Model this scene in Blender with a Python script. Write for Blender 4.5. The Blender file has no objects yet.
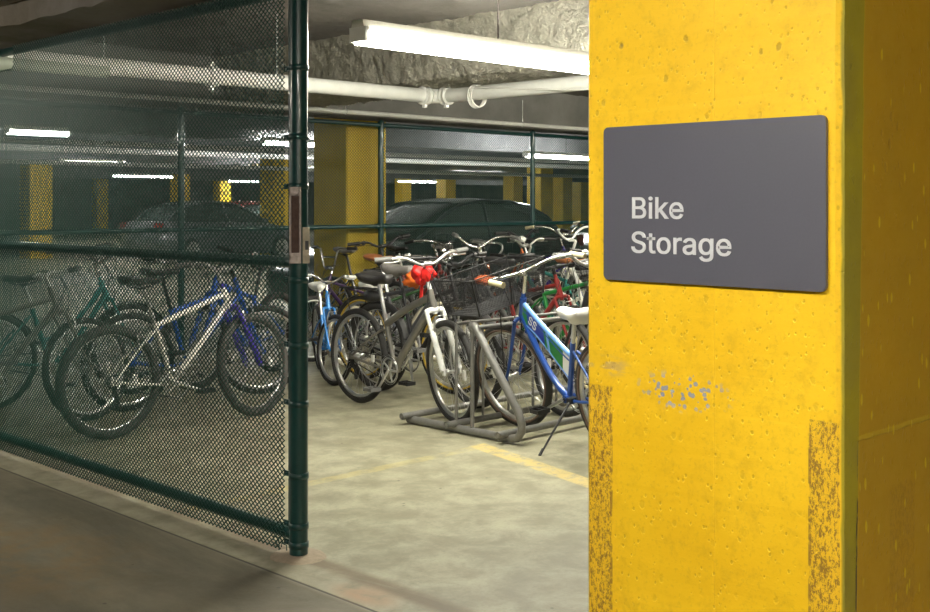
import bpy, math, random
from math import sin, cos, pi, radians as R_
from mathutils import Vector, Matrix, noise
random.seed(7)
scene = bpy.context.scene
COL = scene.collection
# ------------------------------------------------------------------ helpers
TH = R_(45.15)
EYE = 1.43
F_PX = 1150.0
HOR = 203.5
def cam2w(X, D):                      # distance right of / in front of the viewpoint -> building axes
    return (X*cos(TH)+D*sin(TH), -X*sin(TH)+D*cos(TH))

def V(*a): return Vector(a)

class MB:
    def __init__(s): s.v=[]; s.f=[]; s.sm=[]
    def add(s, vs, fs, smooth=True):
        n=len(s.v); s.v += [tuple(v) for v in vs]
        for f in fs: s.f.append(tuple(i+n for i in f)); s.sm.append(smooth)
    def box(s, c, d, rot=None):
        hx,hy,hz=[k/2 for k in d]; c=Vector(c)
        vs=[Vector((x,y,z)) for x in(-hx,hx) for y in(-hy,hy) for z in(-hz,hz)]
        if rot is not None: vs=[rot@v for v in vs]
        s.add([v+c for v in vs],[(0,1,3,2),(4,6,7,5),(0,4,5,1),(2,3,7,6),(0,2,6,4),(1,5,7,3)],False)
        return s
    def tube(s, pts, r, seg=8, cap=True, closed=False, up=None, smooth=True):
        P=[Vector(p) for p in pts]; n=len(P)
        rs = r if isinstance(r,list) else [r]*n
        T=[]
        for i in range(n):
            if closed: t=P[(i+1)%n]-P[i-1]
            elif i==0: t=P[1]-P[0]
            elif i==n-1: t=P[-1]-P[-2]
            else: t=(P[i+1]-P[i]).normalized()+(P[i]-P[i-1]).normalized()
            T.append(t.normalized() if t.length>1e-9 else Vector((0,0,1)))
        ref = Vector(up) if up else (Vector((0,0,1)) if abs(T[0].z)<.9 else Vector((0,1,0)))
        u=(ref-T[0]*ref.dot(T[0])).normalized()
        vs=[]
        for i in range(n):
            u=(u-T[i]*u.dot(T[i])).normalized(); w=T[i].cross(u)
            ri=rs[i]; a,b = ri if isinstance(ri,tuple) else (ri,ri)
            for k in range(seg):
                q=2*pi*k/seg
                vs.append(P[i]+u*(a*cos(q))+w*(b*sin(q)))
        fs=[]
        m = n if closed else n-1
        for i in range(m):
            j=(i+1)%n
            for k in range(seg):
                l=(k+1)%seg
                fs.append((i*seg+k,i*seg+l,j*seg+l,j*seg+k))
        s.add(vs,fs,smooth)
        if cap and not closed:
            s.add(vs[:seg],[tuple(range(seg))[::-1]],False); s.add(vs[-seg:],[tuple(range(seg))],False)
        return s
    def ring(s, c, R, r, axis='y', n=40, seg=8, sq=None, a0=0, a1=2*pi):
        full = abs(a1-a0-2*pi)<1e-6
        N = n if full else n+1
        pts=[]
        for i in range(N):
            a=a0+(a1-a0)*i/n
            d={'y':(R*cos(a),0,R*sin(a)),'x':(0,R*cos(a),R*sin(a)),'z':(R*cos(a),R*sin(a),0)}[axis]
            pts.append(Vector(c)+Vector(d))
        up={'y':(0,1,0),'x':(1,0,0),'z':(0,0,1)}[axis]
        return s.tube(pts, sq if sq else r, seg, closed=full, up=up)
    def lathe(s, prof, c=(0,0,0), axis='y', n=16, rot=None):
        c=Vector(c); vs=[]; m=len(prof)
        for i in range(n):
            a=2*pi*i/n
            for (r,h) in prof:
                v={'y':Vector((r*cos(a),h,r*sin(a))),'z':Vector((r*cos(a),r*sin(a),h)),'x':Vector((h,r*cos(a),r*sin(a)))}[axis]
                if rot is not None: v=rot@v
                vs.append(c+v)
        fs=[]
        for i in range(n):
            j=(i+1)%n
            for k in range(m-1): fs.append((i*m+k,i*m+k+1,j*m+k+1,j*m+k))
        s.add(vs,fs,True); return s
    def loft(s, rings, cap=True, closed=True, smooth=True):
        k=len(rings[0]); vs=[v for r in rings for v in r]; fs=[]
        for i in range(len(rings)-1):
            for a in range(k if closed else k-1):
                b=(a+1)%k; fs.append((i*k+a,i*k+b,(i+1)*k+b,(i+1)*k+a))
        if cap and closed: fs += [tuple(range(k))[::-1], tuple((len(rings)-1)*k+a for a in range(k))]
        s.add(vs,fs,smooth); return s
    def mesh(s, name):
        me=bpy.data.meshes.new(name); me.from_pydata(s.v,[],s.f)
        me.polygons.foreach_set('use_smooth', s.sm); me.update(); return me

def link(name, me, mat=None, parent=None, M=None):
    o=bpy.data.objects.new(name, me); COL.objects.link(o)
    if mat is not None and me is not None and len(me.materials)==0: me.materials.append(mat)
    if parent is not None: o.parent=parent
    if M is not None: o.matrix_local = M
    return o
def obj(name, mb, mat, parent=None, M=None): return link(name, mb.mesh(name), mat, parent, M)
def thing(name, label, cat, loc=(0,0,0), rot=(0,0,0), group=None):
    o=bpy.data.objects.new(name,None); COL.objects.link(o); o.empty_display_size=.1
    o.location=loc; o.rotation_euler=rot; o['label']=label; o['category']=cat
    if group: o['group']=group
    return o
def tag(o,label,cat,group=None):
    o['label']=label; o['category']=cat
    if group: o['group']=group
    return o
def struct(name, mb, mat, parent=None):
    o=obj(name,mb,mat,parent)
    if parent is None: o['kind']='structure'
    return o

# ------------------------------------------------------------------ materials
_M={}
def mat(name, col, rough=.5, metal=0., vary=.12, bump=.0, scale=40., spec=.5, coat=0.):
    if name in _M: return _M[name]
    m=bpy.data.materials.new(name); m.use_nodes=True; nt=m.node_tree; b=nt.nodes['Principled BSDF']
    tc=nt.nodes.new('ShaderNodeTexCoord'); nz=nt.nodes.new('ShaderNodeTexNoise'); nz.inputs['Scale'].default_value=scale
    nz.inputs['Detail'].default_value=4
    nt.links.new(tc.outputs['Object'],nz.inputs['Vector'])
    mx=nt.nodes.new('ShaderNodeMix'); mx.data_type='RGBA'
    mx.inputs['A'].default_value=(*[c*(1-vary) for c in col],1); mx.inputs['B'].default_value=(*[min(1,c*(1+vary)) for c in col],1)
    nt.links.new(nz.outputs['Fac'],mx.inputs['Factor']); nt.links.new(mx.outputs['Result'],b.inputs['Base Color'])
    b.inputs['Roughness'].default_value=rough; b.inputs['Metallic'].default_value=metal
    b.inputs['Specular IOR Level'].default_value=spec; b.inputs['Coat Weight'].default_value=coat
    if bump:
        bp=nt.nodes.new('ShaderNodeBump'); bp.inputs['Strength'].default_value=bump; bp.inputs['Distance'].default_value=.01
        nt.links.new(nz.outputs['Fac'],bp.inputs['Height']); nt.links.new(bp.outputs['Normal'],b.inputs['Normal'])
    _M[name]=m; return m
def emit(name,col,strength):
    m=bpy.data.materials.new(name); m.use_nodes=True; nt=m.node_tree; nt.nodes.clear()
    e=nt.nodes.new('ShaderNodeEmission'); e.inputs['Color'].default_value=(*col,1); e.inputs['Strength'].default_value=strength
    o=nt.nodes.new('ShaderNodeOutputMaterial'); nt.links.new(e.outputs[0],o.inputs['Surface']); return m

class NT:                              # tiny node-graph writer
    def __init__(s,name):
        s.m=bpy.data.materials.new(name); s.m.use_nodes=True; s.nt=s.m.node_tree; s.b=s.nt.nodes['Principled BSDF']
        g=s.nt.nodes.new('ShaderNodeNewGeometry'); s.pos=g.outputs['Position']
        sp=s.nt.nodes.new('ShaderNodeSeparateXYZ'); s.nt.links.new(s.pos,sp.inputs[0]); s.x,s.y,s.z=sp.outputs
    def set(s,sock,v):
        if hasattr(v,'links'): s.nt.links.new(v,sock)
        else: sock.default_value=v
    def math(s,op,a,b=0.,c=0.,clamp=False):
        n=s.nt.nodes.new('ShaderNodeMath'); n.operation=op; n.use_clamp=clamp
        s.set(n.inputs[0],a); s.set(n.inputs[1],b); s.set(n.inputs[2],c); return n.outputs[0]
    def noise(s,scale,detail=4,rough=.55,stretch=None,dist=0.):
        n=s.nt.nodes.new('ShaderNodeTexNoise'); n.inputs['Scale'].default_value=scale; n.inputs['Detail'].default_value=detail
        n.inputs['Roughness'].default_value=rough; n.inputs['Distortion'].default_value=dist
        v=s.pos
        if stretch:
            mp=s.nt.nodes.new('ShaderNodeMapping'); mp.inputs['Scale'].default_value=stretch; s.nt.links.new(s.pos,mp.inputs['Vector']); v=mp.outputs[0]
        s.nt.links.new(v,n.inputs['Vector']); return n.outputs['Fac']
    def voro(s,scale,stretch=None,feature='F1',rnd=1.):
        n=s.nt.nodes.new('ShaderNodeTexVoronoi'); n.inputs['Scale'].default_value=scale; n.feature=feature; n.inputs['Randomness'].default_value=rnd
        v=s.pos
        if stretch:
            mp=s.nt.nodes.new('ShaderNodeMapping'); mp.inputs['Scale'].default_value=stretch; s.nt.links.new(s.pos,mp.inputs['Vector']); v=mp.outputs[0]
        s.nt.links.new(v,n.inputs['Vector']); return n.outputs['Distance']
    def step(s,v,lo,hi):               # smooth 0..1
        n=s.nt.nodes.new('ShaderNodeMapRange'); n.interpolation_type='SMOOTHSTEP'
        s.set(n.inputs['Value'],v); n.inputs['From Min'].default_value=lo; n.inputs['From Max'].default_value=hi; return n.outputs[0]
    def band(s,v,a,b,w=.01):
        return s.math('MULTIPLY',s.step(v,a-w,a+w),s.math('SUBTRACT',1.,s.step(v,b-w,b+w)))
    def mix(s,f,a,b):
        n=s.nt.nodes.new('ShaderNodeMix'); n.data_type='RGBA'; s.set(n.inputs['Factor'],f)
        for k,v in (('A',a),('B',b)):
            if isinstance(v,tuple): n.inputs[k].default_value=(*v,1)
            else: s.nt.links.new(v,n.inputs[k])
        return n.outputs['Result']
    def mul(s,*a):
        r=a[0]
        for b in a[1:]: r=s.math('MULTIPLY',r,b)
        return r
    def fin(s,col,rough=.7,height=None,bstr=.5,bdist=.01,spec=.4):
        s.set(s.b.inputs['Base Color'],col if not isinstance(col,tuple) else (*col,1)); s.set(s.b.inputs['Roughness'],rough)
        s.b.inputs['Specular IOR Level'].default_value=spec
        if height is not None:
            bp=s.nt.nodes.new('ShaderNodeBump'); bp.inputs['Strength'].default_value=bstr; bp.inputs['Distance'].default_value=bdist
            s.nt.links.new(height,bp.inputs['Height']); s.nt.links.new(bp.outputs[0],s.b.inputs['Normal'])
        return s.m

def m_floor():
    g=NT('concrete_floor')
    big=g.noise(.8,5,.6,dist=.6); mid=g.noise(5,7,.68,dist=.25); fine=g.noise(60,4,.6); streak=g.noise(2.2,7,.72,(1.,.35,1),.5)
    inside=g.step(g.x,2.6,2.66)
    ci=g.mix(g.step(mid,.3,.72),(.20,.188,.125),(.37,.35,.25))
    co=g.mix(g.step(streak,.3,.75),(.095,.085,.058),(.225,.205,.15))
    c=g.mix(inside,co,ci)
    c=g.mix(g.mul(g.step(big,.52,.7),.45),c,(.15,.13,.085))
    c=g.mix(g.mul(g.step(fine,.45,.75),.3),c,(.16,.15,.12))
    # pale threshold strip under the gate with dirt line, and the tooled joint
    st=g.band(g.x,2.645,2.80,.012); c=g.mix(g.mul(st,g.step(mid,.3,.7),.45),c,(.36,.33,.26))
    dirt=g.band(g.x,2.79,2.88,.03); c=g.mix(g.mul(dirt,g.step(streak,.3,.6),.8),c,(.14,.10,.06))
    j=g.band(g.x,2.628,2.640,.003); c=g.mix(g.mul(j,.85),c,(.035,.03,.025))
    # brown stain outside, orange smudge near the opening
    dx=g.math('SUBTRACT',g.x,2.05); dy=g.math('SUBTRACT',g.y,4.6)
    rr=g.math('SQRT',g.math('ADD',g.mul(dx,dx),g.mul(dy,dy,.35)))
    c=g.mix(g.mul(g.math('SUBTRACT',1.,g.step(rr,.1,.55)),g.step(mid,.35,.65),.6),c,(.26,.17,.07))
    dx=g.math('SUBTRACT',g.x,2.72); dy=g.math('SUBTRACT',g.y,3.22)
    rr=g.math('SQRT',g.math('ADD',g.mul(dx,dx,4.),g.mul(dy,dy)))
    c=g.mix(g.mul(g.math('SUBTRACT',1.,g.step(rr,.05,.22)),g.step(mid,.3,.6),.5),c,(.42,.2,.1))
    # faded yellow parking lines
    worn=g.step(g.noise(9,6,.7),.35,.62)
    l1=g.mul(g.band(g.y,4.66,4.75,.008),g.band(g.x,2.9,4.88,.01),worn,.55)
    xs=g.math('SUBTRACT',g.x,g.mul(g.math('SUBTRACT',g.y,4.70),.25))
    l2=g.mul(g.band(xs,4.80,4.93,.01),g.band(g.y,2.6,4.76,.01),g.step(g.noise(14,6,.75),.36,.56),.8)
    c=g.mix(g.mul(l1,.6),c,(.55,.44,.14)); c=g.mix(g.mul(l2,.75),c,(.60,.44,.12))
    # small dark spots
    sp=g.math('SUBTRACT',1.,g.step(g.voro(4.5),.02,.05)); c=g.mix(g.mul(sp,.7),c,(.05,.045,.035))
    h=g.math('ADD',g.mul(fine,.3),g.math('SUBTRACT',mid,g.mul(j,2.)))
    return g.fin(c,g.math('ADD',.42,g.mul(mid,.3)),h,.25,.006,.35)

def m_column():
    g=NT('yellow_painted_concrete')
    n1=g.noise(2.5,4); n2=g.noise(26,5,.65); n3=g.noise(120,3)
    c=g.mix(g.step(n1,.3,.75),(.79,.49,.009),(.87,.565,.016))
    c=g.mix(g.mul(g.step(n2,.48,.72),.42),c,(.60,.36,.01)); c=g.mix(g.mul(g.step(n3,.55,.7),.35),c,(.60,.38,.02))
    # pock marks, denser towards the top of the post
    v=g.math('ADD',g.voro(26,(1,1,.7)),g.mul(g.math('SUBTRACT',g.noise(60,3),.5),.35)); dens=g.step(g.noise(9,3),.42,.52); hi=g.step(g.z,1.25,1.75)
    pit=g.mul(g.math('SUBTRACT',1.,g.step(v,.10,.2)),dens,g.math('ADD',.35,g.mul(hi,.65)))
    v2=g.math('ADD',g.voro(62,(1,1,.8)),g.mul(g.math('SUBTRACT',g.noise(90,3),.5),.4)); pit2=g.mul(g.math('SUBTRACT',1.,g.step(v2,.10,.24)),g.step(g.noise(11,2),.40,.5))
    c=g.mix(g.mul(pit,.55),c,(.36,.22,.02)); c=g.mix(g.mul(pit2,.4),c,(.42,.27,.02))
    v3=g.voro(9); deep=g.mul(g.math('SUBTRACT',1.,g.step(v3,.045,.085)),g.step(g.z,1.62,1.70))
    c=g.mix(g.mul(deep,.8),c,(.18,.15,.09))
    # grey chips
    ry=g.math('SUBTRACT',g.y,1.375); rz=g.math('SUBTRACT',g.z,1.035); rr=g.math('SQRT',g.math('ADD',g.mul(ry,ry,.5),g.mul(rz,rz,4.)))
    ch=g.mul(g.math('SUBTRACT',1.,g.step(rr,.05,.10)),g.math('SUBTRACT',1.,g.step(g.math('ADD',g.voro(70),g.mul(g.math('SUBTRACT',g.noise(150,3),.5),.5)),.34,.38)),g.step(g.noise(24,2),.42,.47))
    ry=g.math('SUBTRACT',g.y,1.575); rz=g.math('SUBTRACT',g.z,1.07); rr=g.math('SQRT',g.math('ADD',g.mul(ry,ry,.8),g.mul(rz,rz,6.)))
    sc=g.mul(g.math('SUBTRACT',1.,g.step(rr,.03,.07)),g.step(g.noise(18,4,.6,(1,1,4)),.45,.6))
    c=g.mix(g.mul(sc,.6),c,(.48,.34,.16)); c=g.mix(ch,c,(.30,.31,.36))
    # two stripes of rusty residue where tape was peeled off
    spk=g.step(g.noise(150,5,.8,(1,1,.55)),.49,.56)
    low=g.math('SUBTRACT',1.,g.step(g.z,.80,1.05))
    face=g.math('SUBTRACT',1.,g.step(g.x,2.035,2.036))
    e1=g.mul(g.band(g.y,1.563,1.66,.003),g.math('SUBTRACT',1.,g.step(g.z,1.022,1.028)),face)
    e2=g.mul(g.band(g.y,1.024,1.088,.002),g.math('SUBTRACT',1.,g.step(g.z,1.014,1.018)),face)
    e3=g.mul(g.band(g.x,2.235,2.35,.004),g.math('SUBTRACT',1.,g.step(g.z,.855,.87)),g.step(g.x,2.036,2.04))
    # thin outline of the stripes
    ol=g.math('ADD',g.mul(g.band(g.y,1.560,1.567,.0015),g.math('SUBTRACT',1.,g.step(g.z,1.022,1.028)),face),g.mul(g.band(g.y,1.084,1.09,.0012),g.math('SUBTRACT',1.,g.step(g.z,1.014,1.018)),face))
    ol=g.mul(ol,g.step(g.noise(40,3),.42,.55))
    e=g.math('ADD',e1,g.math('ADD',e2,e3),clamp=True)
    c=g.mix(g.mul(e,.3),c,(.62,.36,.03)); c=g.mix(g.mul(e,spk,.8),c,(.16,.08,.025)); c=g.mix(g.mul(ol,.7),c,(.2,.1,.03))
    # side face: olive corner strip, lesser light painted in as a browner field
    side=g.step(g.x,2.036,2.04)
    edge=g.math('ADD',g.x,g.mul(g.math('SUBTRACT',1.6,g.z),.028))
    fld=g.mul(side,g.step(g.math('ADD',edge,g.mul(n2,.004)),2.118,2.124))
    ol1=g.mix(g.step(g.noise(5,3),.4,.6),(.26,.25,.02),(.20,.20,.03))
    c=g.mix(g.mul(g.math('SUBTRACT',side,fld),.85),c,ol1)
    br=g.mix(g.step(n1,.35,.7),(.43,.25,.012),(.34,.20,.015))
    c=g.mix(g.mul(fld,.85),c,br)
    sl=g.math('SUBTRACT',g.z,.98); rid=g.mul(side,g.step(g.x,2.09,2.10),g.band(g.math('SUBTRACT',sl,g.mul(n2,.01)),-.012,-.002,.002))
    drip=g.mul(fld,g.math('SUBTRACT',1.,g.step(g.voro(34,(1,1,.4)),.12,.20)),g.step(g.noise(6,2),.40,.5))
    c=g.mix(g.mul(drip,.5),c,(.75,.6,.02))
    c=g.mix(g.mul(rid,.3),c,(.62,.48,.03))
    crk=g.mul(g.band(g.math('ADD',edge,g.mul(g.noise(30,2),.006)),2.116,2.121,.0012),side,low,g.step(g.noise(16,3),.4,.5))
    c=g.mix(g.mul(crk,.85),c,(.05,.04,.05))
    seam=g.band(g.math('ADD',g.y,g.mul(n2,.004)),1.30,1.303,.001)
    h=g.math('SUBTRACT',g.math('ADD',g.mul(n2,.35),g.math('ADD',g.mul(n3,.12),g.mul(rid,1.))),g.math('ADD',g.mul(pit,1.1),g.math('ADD',g.mul(pit2,.6),g.math('ADD',g.mul(deep,1.5),g.mul(seam,.35)))))
    h=g.math('ADD',h,g.math('ADD',g.mul(drip,.8),g.mul(crk,-1.)))
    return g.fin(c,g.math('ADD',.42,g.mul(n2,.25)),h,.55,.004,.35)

def m_spray():
    g=NT('sprayed_ceiling'); a=g.noise(9,6,.7); b=g.noise(60,5,.75); v=g.voro(34)
    c=g.mix(g.step(a,.3,.7),(.58,.55,.46),(.76,.72,.61)); c=g.mix(g.mul(g.step(b,.5,.75),.35),c,(.30,.26,.20))
    return g.fin(c,.9,g.math('ADD',g.mul(b,1.),g.math('ADD',g.mul(a,.8),g.mul(v,.5))),1.,.06,.2)
def m_conc(name,c1,c2,bs=.3):
    g=NT(name); a=g.noise(1.3,5,.6); b=g.noise(30,5,.65)
    c=g.mix(g.step(a,.3,.7),c1,c2); c=g.mix(g.mul(g.step(b,.5,.8),.25),c,tuple(x*.6 for x in c1))
    return g.fin(c,.85,b,bs,.01,.25)
def m_lot_yellow():
    g=NT('far_column_yellow'); a=g.noise(2,4)
    c=g.mix(g.step(a,.3,.7),(.66,.44,.02),(.78,.54,.04)); return g.fin(c,.5,g.noise(20,4),.2,.01,.3)

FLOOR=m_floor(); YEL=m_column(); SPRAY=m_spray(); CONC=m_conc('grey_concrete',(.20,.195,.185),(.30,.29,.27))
BEAMC=m_conc('sprayed_beam',(.17,.15,.115),(.30,.28,.26),.8)
LOTC=m_conc('lot_ceiling',(.15,.15,.155),(.22,.22,.225)); LOTF=m_conc('lot_floor',(.10,.10,.095),(.16,.155,.14))
LOTW=m_conc('lot_wall',(.10,.10,.10),(.15,.15,.145)); YFAR=m_lot_yellow()
GREEN=mat('green_painted_steel',(.004,.046,.044),.34,.0,.25,.05,30,.6,.2)
WIRE=mat('green_vinyl_wire',(.010,.055,.042),.42,0,.2,0,30,.5)
WIREB=mat('green_wire_back',(.02,.07,.055),.45,0,.2,0,30,.5)
GALV=mat('galvanised_steel',(.62,.63,.62),.38,.75,.15,.05,25)
PIPEW=mat('painted_pipe_white',(.78,.78,.74),.35,0,.12,.04,14)
PIPEG=mat('aged_pipe_green_white',(.42,.46,.38),.5,0,.2,.05,14)
WORN=mat('worn_steel',(.34,.30,.28),.5,.5,.6,.4,60)
RUST=mat('brown_rusty_steel',(.08,.045,.035),.7,.2,.5,.3,50)
RACK=mat('grey_rack_steel',(.23,.225,.215),.42,.45,.2,.1,40)
CHROME=mat('chrome',(.75,.75,.74),.18,1,.08)
ALLOY=mat('alloy',(.62,.62,.61),.3,.9,.1)
SPOKE=mat('spoke_steel',(.6,.6,.6),.3,.9,.1)
RUBBER=mat('tyre_rubber',(.022,.021,.02),.65,0,.3,.5,160)
RUBB2=mat('dusty_tyre',(.055,.052,.048),.75,0,.3,.5,160)
TANW=mat('tan_sidewall',(.15,.10,.075),.7,0,.2)
BLACKP=mat('black_plastic',(.02,.02,.021),.4,0,.2)
BLACKM=mat('black_metal',(.03,.03,.032),.35,.4,.2)
GREYP=mat('grey_rubber_grip',(.16,.16,.155),.6,0,.2,.2,120)
CREAM=mat('cream_rubber',(.62,.55,.36),.55,0,.1)
WHITE=mat('white_vinyl',(.78,.77,.73),.4,0,.05)
WHITEP=mat('white_paint',(.72,.72,.70),.3,0,.05,0,20,.5,.4)
SADBLK=mat('black_vinyl_saddle',(.028,.027,.028),.38,0,.2,.1,80)
SADGRY=mat('grey_saddle',(.20,.19,.18),.55,0,.15,.1,80)
BROWN=mat('brown_leather',(.28,.10,.035),.45,0,.25,.1,60)
def paint(name,c,metal=.1): return mat('paint_'+name,c,.28,metal,.06,0,20,.5,.5)
SILV=paint('silver_grey',(.235,.225,.20),.6)
BLUE=paint('royal_blue',(.012,.07,.34)); LBLUE=paint('light_blue',(.16,.35,.80)); SKY=paint('sky_blue',(.03,.22,.62))
PURP=paint('purple',(.035,.012,.06)); VIOL=paint('violet',(.05,.03,.32)); BLK=paint('black',(.018,.018,.02)); RED=paint('red',(.22,.02,.018))
GRN=paint('green',(.015,.20,.04)); LIME=paint('lime',(.30,.62,.05)); ORG=paint('orange',(.75,.16,.02)); YLW=paint('yellow',(.62,.42,.05))
OFFW=paint('off_white',(.68,.67,.62)); TEAL=paint('teal',(.02,.16,.15)); GRY=paint('grey',(.12,.12,.13),.3)

# ------------------------------------------------------------------ room shell
def slab(name,x0,x1,y0,y1,z0,z1,m): 
    mb=MB(); mb.box(((x0+x1)/2,(y0+y1)/2,(z0+z1)/2),(x1-x0,y1-y0,z1-z0)); return struct(name,mb,m)
LO,HI=-4.,62.
slab('floor',LO,HI,LO,HI,-.2,0,FLOOR)
def lumpy(name,x0,x1,y0,y1,z,amp,step,m,thick=.3,side=None):
    mb=MB(); nx=int((x1-x0)/step); ny=int((y1-y0)/step); vs=[]
    for i in range(nx+1):
        for j in range(ny+1):
            x=x0+(x1-x0)*i/nx; y=y0+(y1-y0)*j/ny
            e=min(i,nx-i,j,ny-j)
            n=noise.fractal(Vector((x*5,y*5,z*3)),1.,2.,4)*amp*.5+noise.noise(Vector((x*16,y*16,z)))*amp*.4+noise.noise(Vector((x*38,y*38,z)))*amp*.55
            dx=noise.noise(Vector((x*9,y*9,7)))*.05 if e==0 else 0
            vs.append((x+dx,y+dx,z+n))
    fs=[(i*(ny+1)+j,i*(ny+1)+j+1,(i+1)*(ny+1)+j+1,(i+1)*(ny+1)+j) for i in range(nx) for j in range(ny)]
    mb.add(vs,fs)
    # skirt upwards
    def edge(idx):
        n=len(idx); b=[vs[k] for k in idx]; mids=[(v[0]+noise.noise(Vector((v[0]*20,v[1]*20,1)))*.02,v[1]+noise.noise(Vector((v[0]*20,v[1]*20,5)))*.02,z+thick*.4) for v in b]; t=[(v[0],v[1],z+thick) for v in b]
        mb.add(b+mids+t,[(k,k+1,n+k+1,n+k) for k in range(n-1)]+[(n+k,n+k+1,2*n+k+1,2*n+k) for k in range(n-1)])
    edge([i*(ny+1) for i in range(nx+1)]); edge([i*(ny+1)+ny for i in range(nx+1)])
    edge([j for j in range(ny+1)]); edge([nx*(ny+1)+j for j in range(ny+1)])
    return struct(name,mb,m)
slab('ceiling',LO,HI,LO,HI,2.86,3.0,LOTC)
slab('ceiling_corridor',LO,2.5,LO,11,2.44,2.86,BEAMC)
lumpy('beam_gate',2.52,2.98,-2.,9.1,2.335,.012,.05,BEAMC,.53)
CEILN=m_conc('cage_ceiling',(.17,.155,.145),(.26,.24,.22),.9)
lumpy('ceiling_cage',3.0,6.2,1.5,9.28,2.815,.018,.04,CEILN,.04)
lumpy('ceiling_cage_back',7.1,14.0,3.,9.28,2.80,.02,.08,CEILN,.05)
def lumpy_face(name,x,y0,y1,z0,z1,w,amp,step,m):
    """down-stand beam: rough front face, rounded rough underside, plain back"""
    mb=MB(); prof=[]
    n=int((z1-z0)/step)
    for k in range(n+1): z=z1-(z1-z0)*k/n; prof.append((x-.10*(1-k/n)**3+.06*(k/n)**4,z,(-1,0)))
    m_=int(w/step)
    for k in range(1,m_+1): prof.append((x+.06+(w-.06)*k/m_,z0-.01*sin(pi*k/m_),(0,-1)))
    for k in range(1,4): prof.append((x+w,z0+(z1-z0)*k/3,(1,0)))
    ny=int((y1-y0)/step); vs=[]
    for i in range(ny+1):
        y=y0+(y1-y0)*i/ny
        for (px_,pz,nn) in prof:
            q=Vector((px_*1.,y,pz)); d=noise.fractal(q*6,1.,2.,3)*amp*.6+noise.noise(q*19)*amp*.5+noise.noise(q*42)*amp*.6
            vs.append((px_+nn[0]*d,y,pz+nn[1]*d))
    k=len(prof); fs=[(i*k+a,i*k+a+1,(i+1)*k+a+1,(i+1)*k+a) for i in range(ny) for a in range(k-1)]
    mb.add(vs,fs); return struct(name,mb,m)
lumpy_face('beam_spray',6.1,0.5,9.29,2.395,2.86,.95,.036,.022,SPRAY)
slab('beam_back',2.9,30.,9.30,9.37,2.31,2.86,CONC)
slab('wall_south',LO,HI,LO-.2,LO,0,3,LOTW); slab('wall_west',LO-.2,LO,LO,HI,0,3,LOTW)
slab('wall_north',LO,HI,HI,HI+.2,0,3,LOTW); slab('wall_east',HI,HI+.2,LO,HI,0,3,LOTW)
for i,y in enumerate((11.4,15.5,20.5,27,35,44)): slab('beam_lot',-3.9,HI,y,y+.45,2.46 if i else 2.5,2.86,LOTC)

# ------------------------------------------------------------------ the yellow column with the sign
def rounded_column(name,x0,x1,y0,y1,z1,m,ch=.012,sub=True):
    mb=MB(); pr=[(x0+ch,y0),(x1-ch,y0),(x1,y0+ch),(x1,y1-ch),(x1-ch,y1),(x0+ch,y1),(x0,y1-ch),(x0,y0+ch)]
    nz=90 if sub else 1; rings=[]
    for k in range(nz+1):
        z=z1*k/nz; r=[]
        for q,(x,y) in enumerate(pr):
            w=(noise.noise(Vector((x*7,y*7,z*14)))*.0012+noise.noise(Vector((x*7,y*7,z*45)))*.0012) if sub else 0
            r.append(Vector((x+w,y+w,z)))
        rings.append(r)
    mb.loft(rings,smooth=False); return obj(name,mb,m)
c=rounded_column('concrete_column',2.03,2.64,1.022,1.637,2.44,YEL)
tag(c,'large yellow painted square concrete column carrying the grey sign','column')

t=thing('wall_sign','dark grey rectangular sign reading Bike Storage on the yellow column','sign',(2.029,1.3,1.43))
# plate in the y-z plane facing -x ; picture-right is -y
mb=MB(); w,h,r=.529,.336,.012; ol=[]
for (cy,cz,a) in ((w/2-r,h/2-r,0),(-w/2+r,h/2-r,90),(-w/2+r,-h/2+r,180),(w/2-r,-h/2+r,270)):
    for k in range(6):
        q=R_(a+90*k/5); ol.append((cy+r*cos(q),cz+r*sin(q)))
YC=1.3125-1.3
mb.loft([[Vector((-.001,YC+a*s,b*s)) for a,b in ol] for s in (1,)]+[[Vector((-.009,YC+a,b)) for a,b in ol]]+[[Vector((-.010,YC+a*.997,b*.996)) for a,b in ol]],smooth=False)
SIGN=mat('sign_grey',(.090,.092,.118),.42,0,.07,.02,200)
SIGNT=mat('sign_letters',(.60,.62,.65),.4,0,.03)
obj('sign_plate',mb,SIGN,t)
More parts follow.
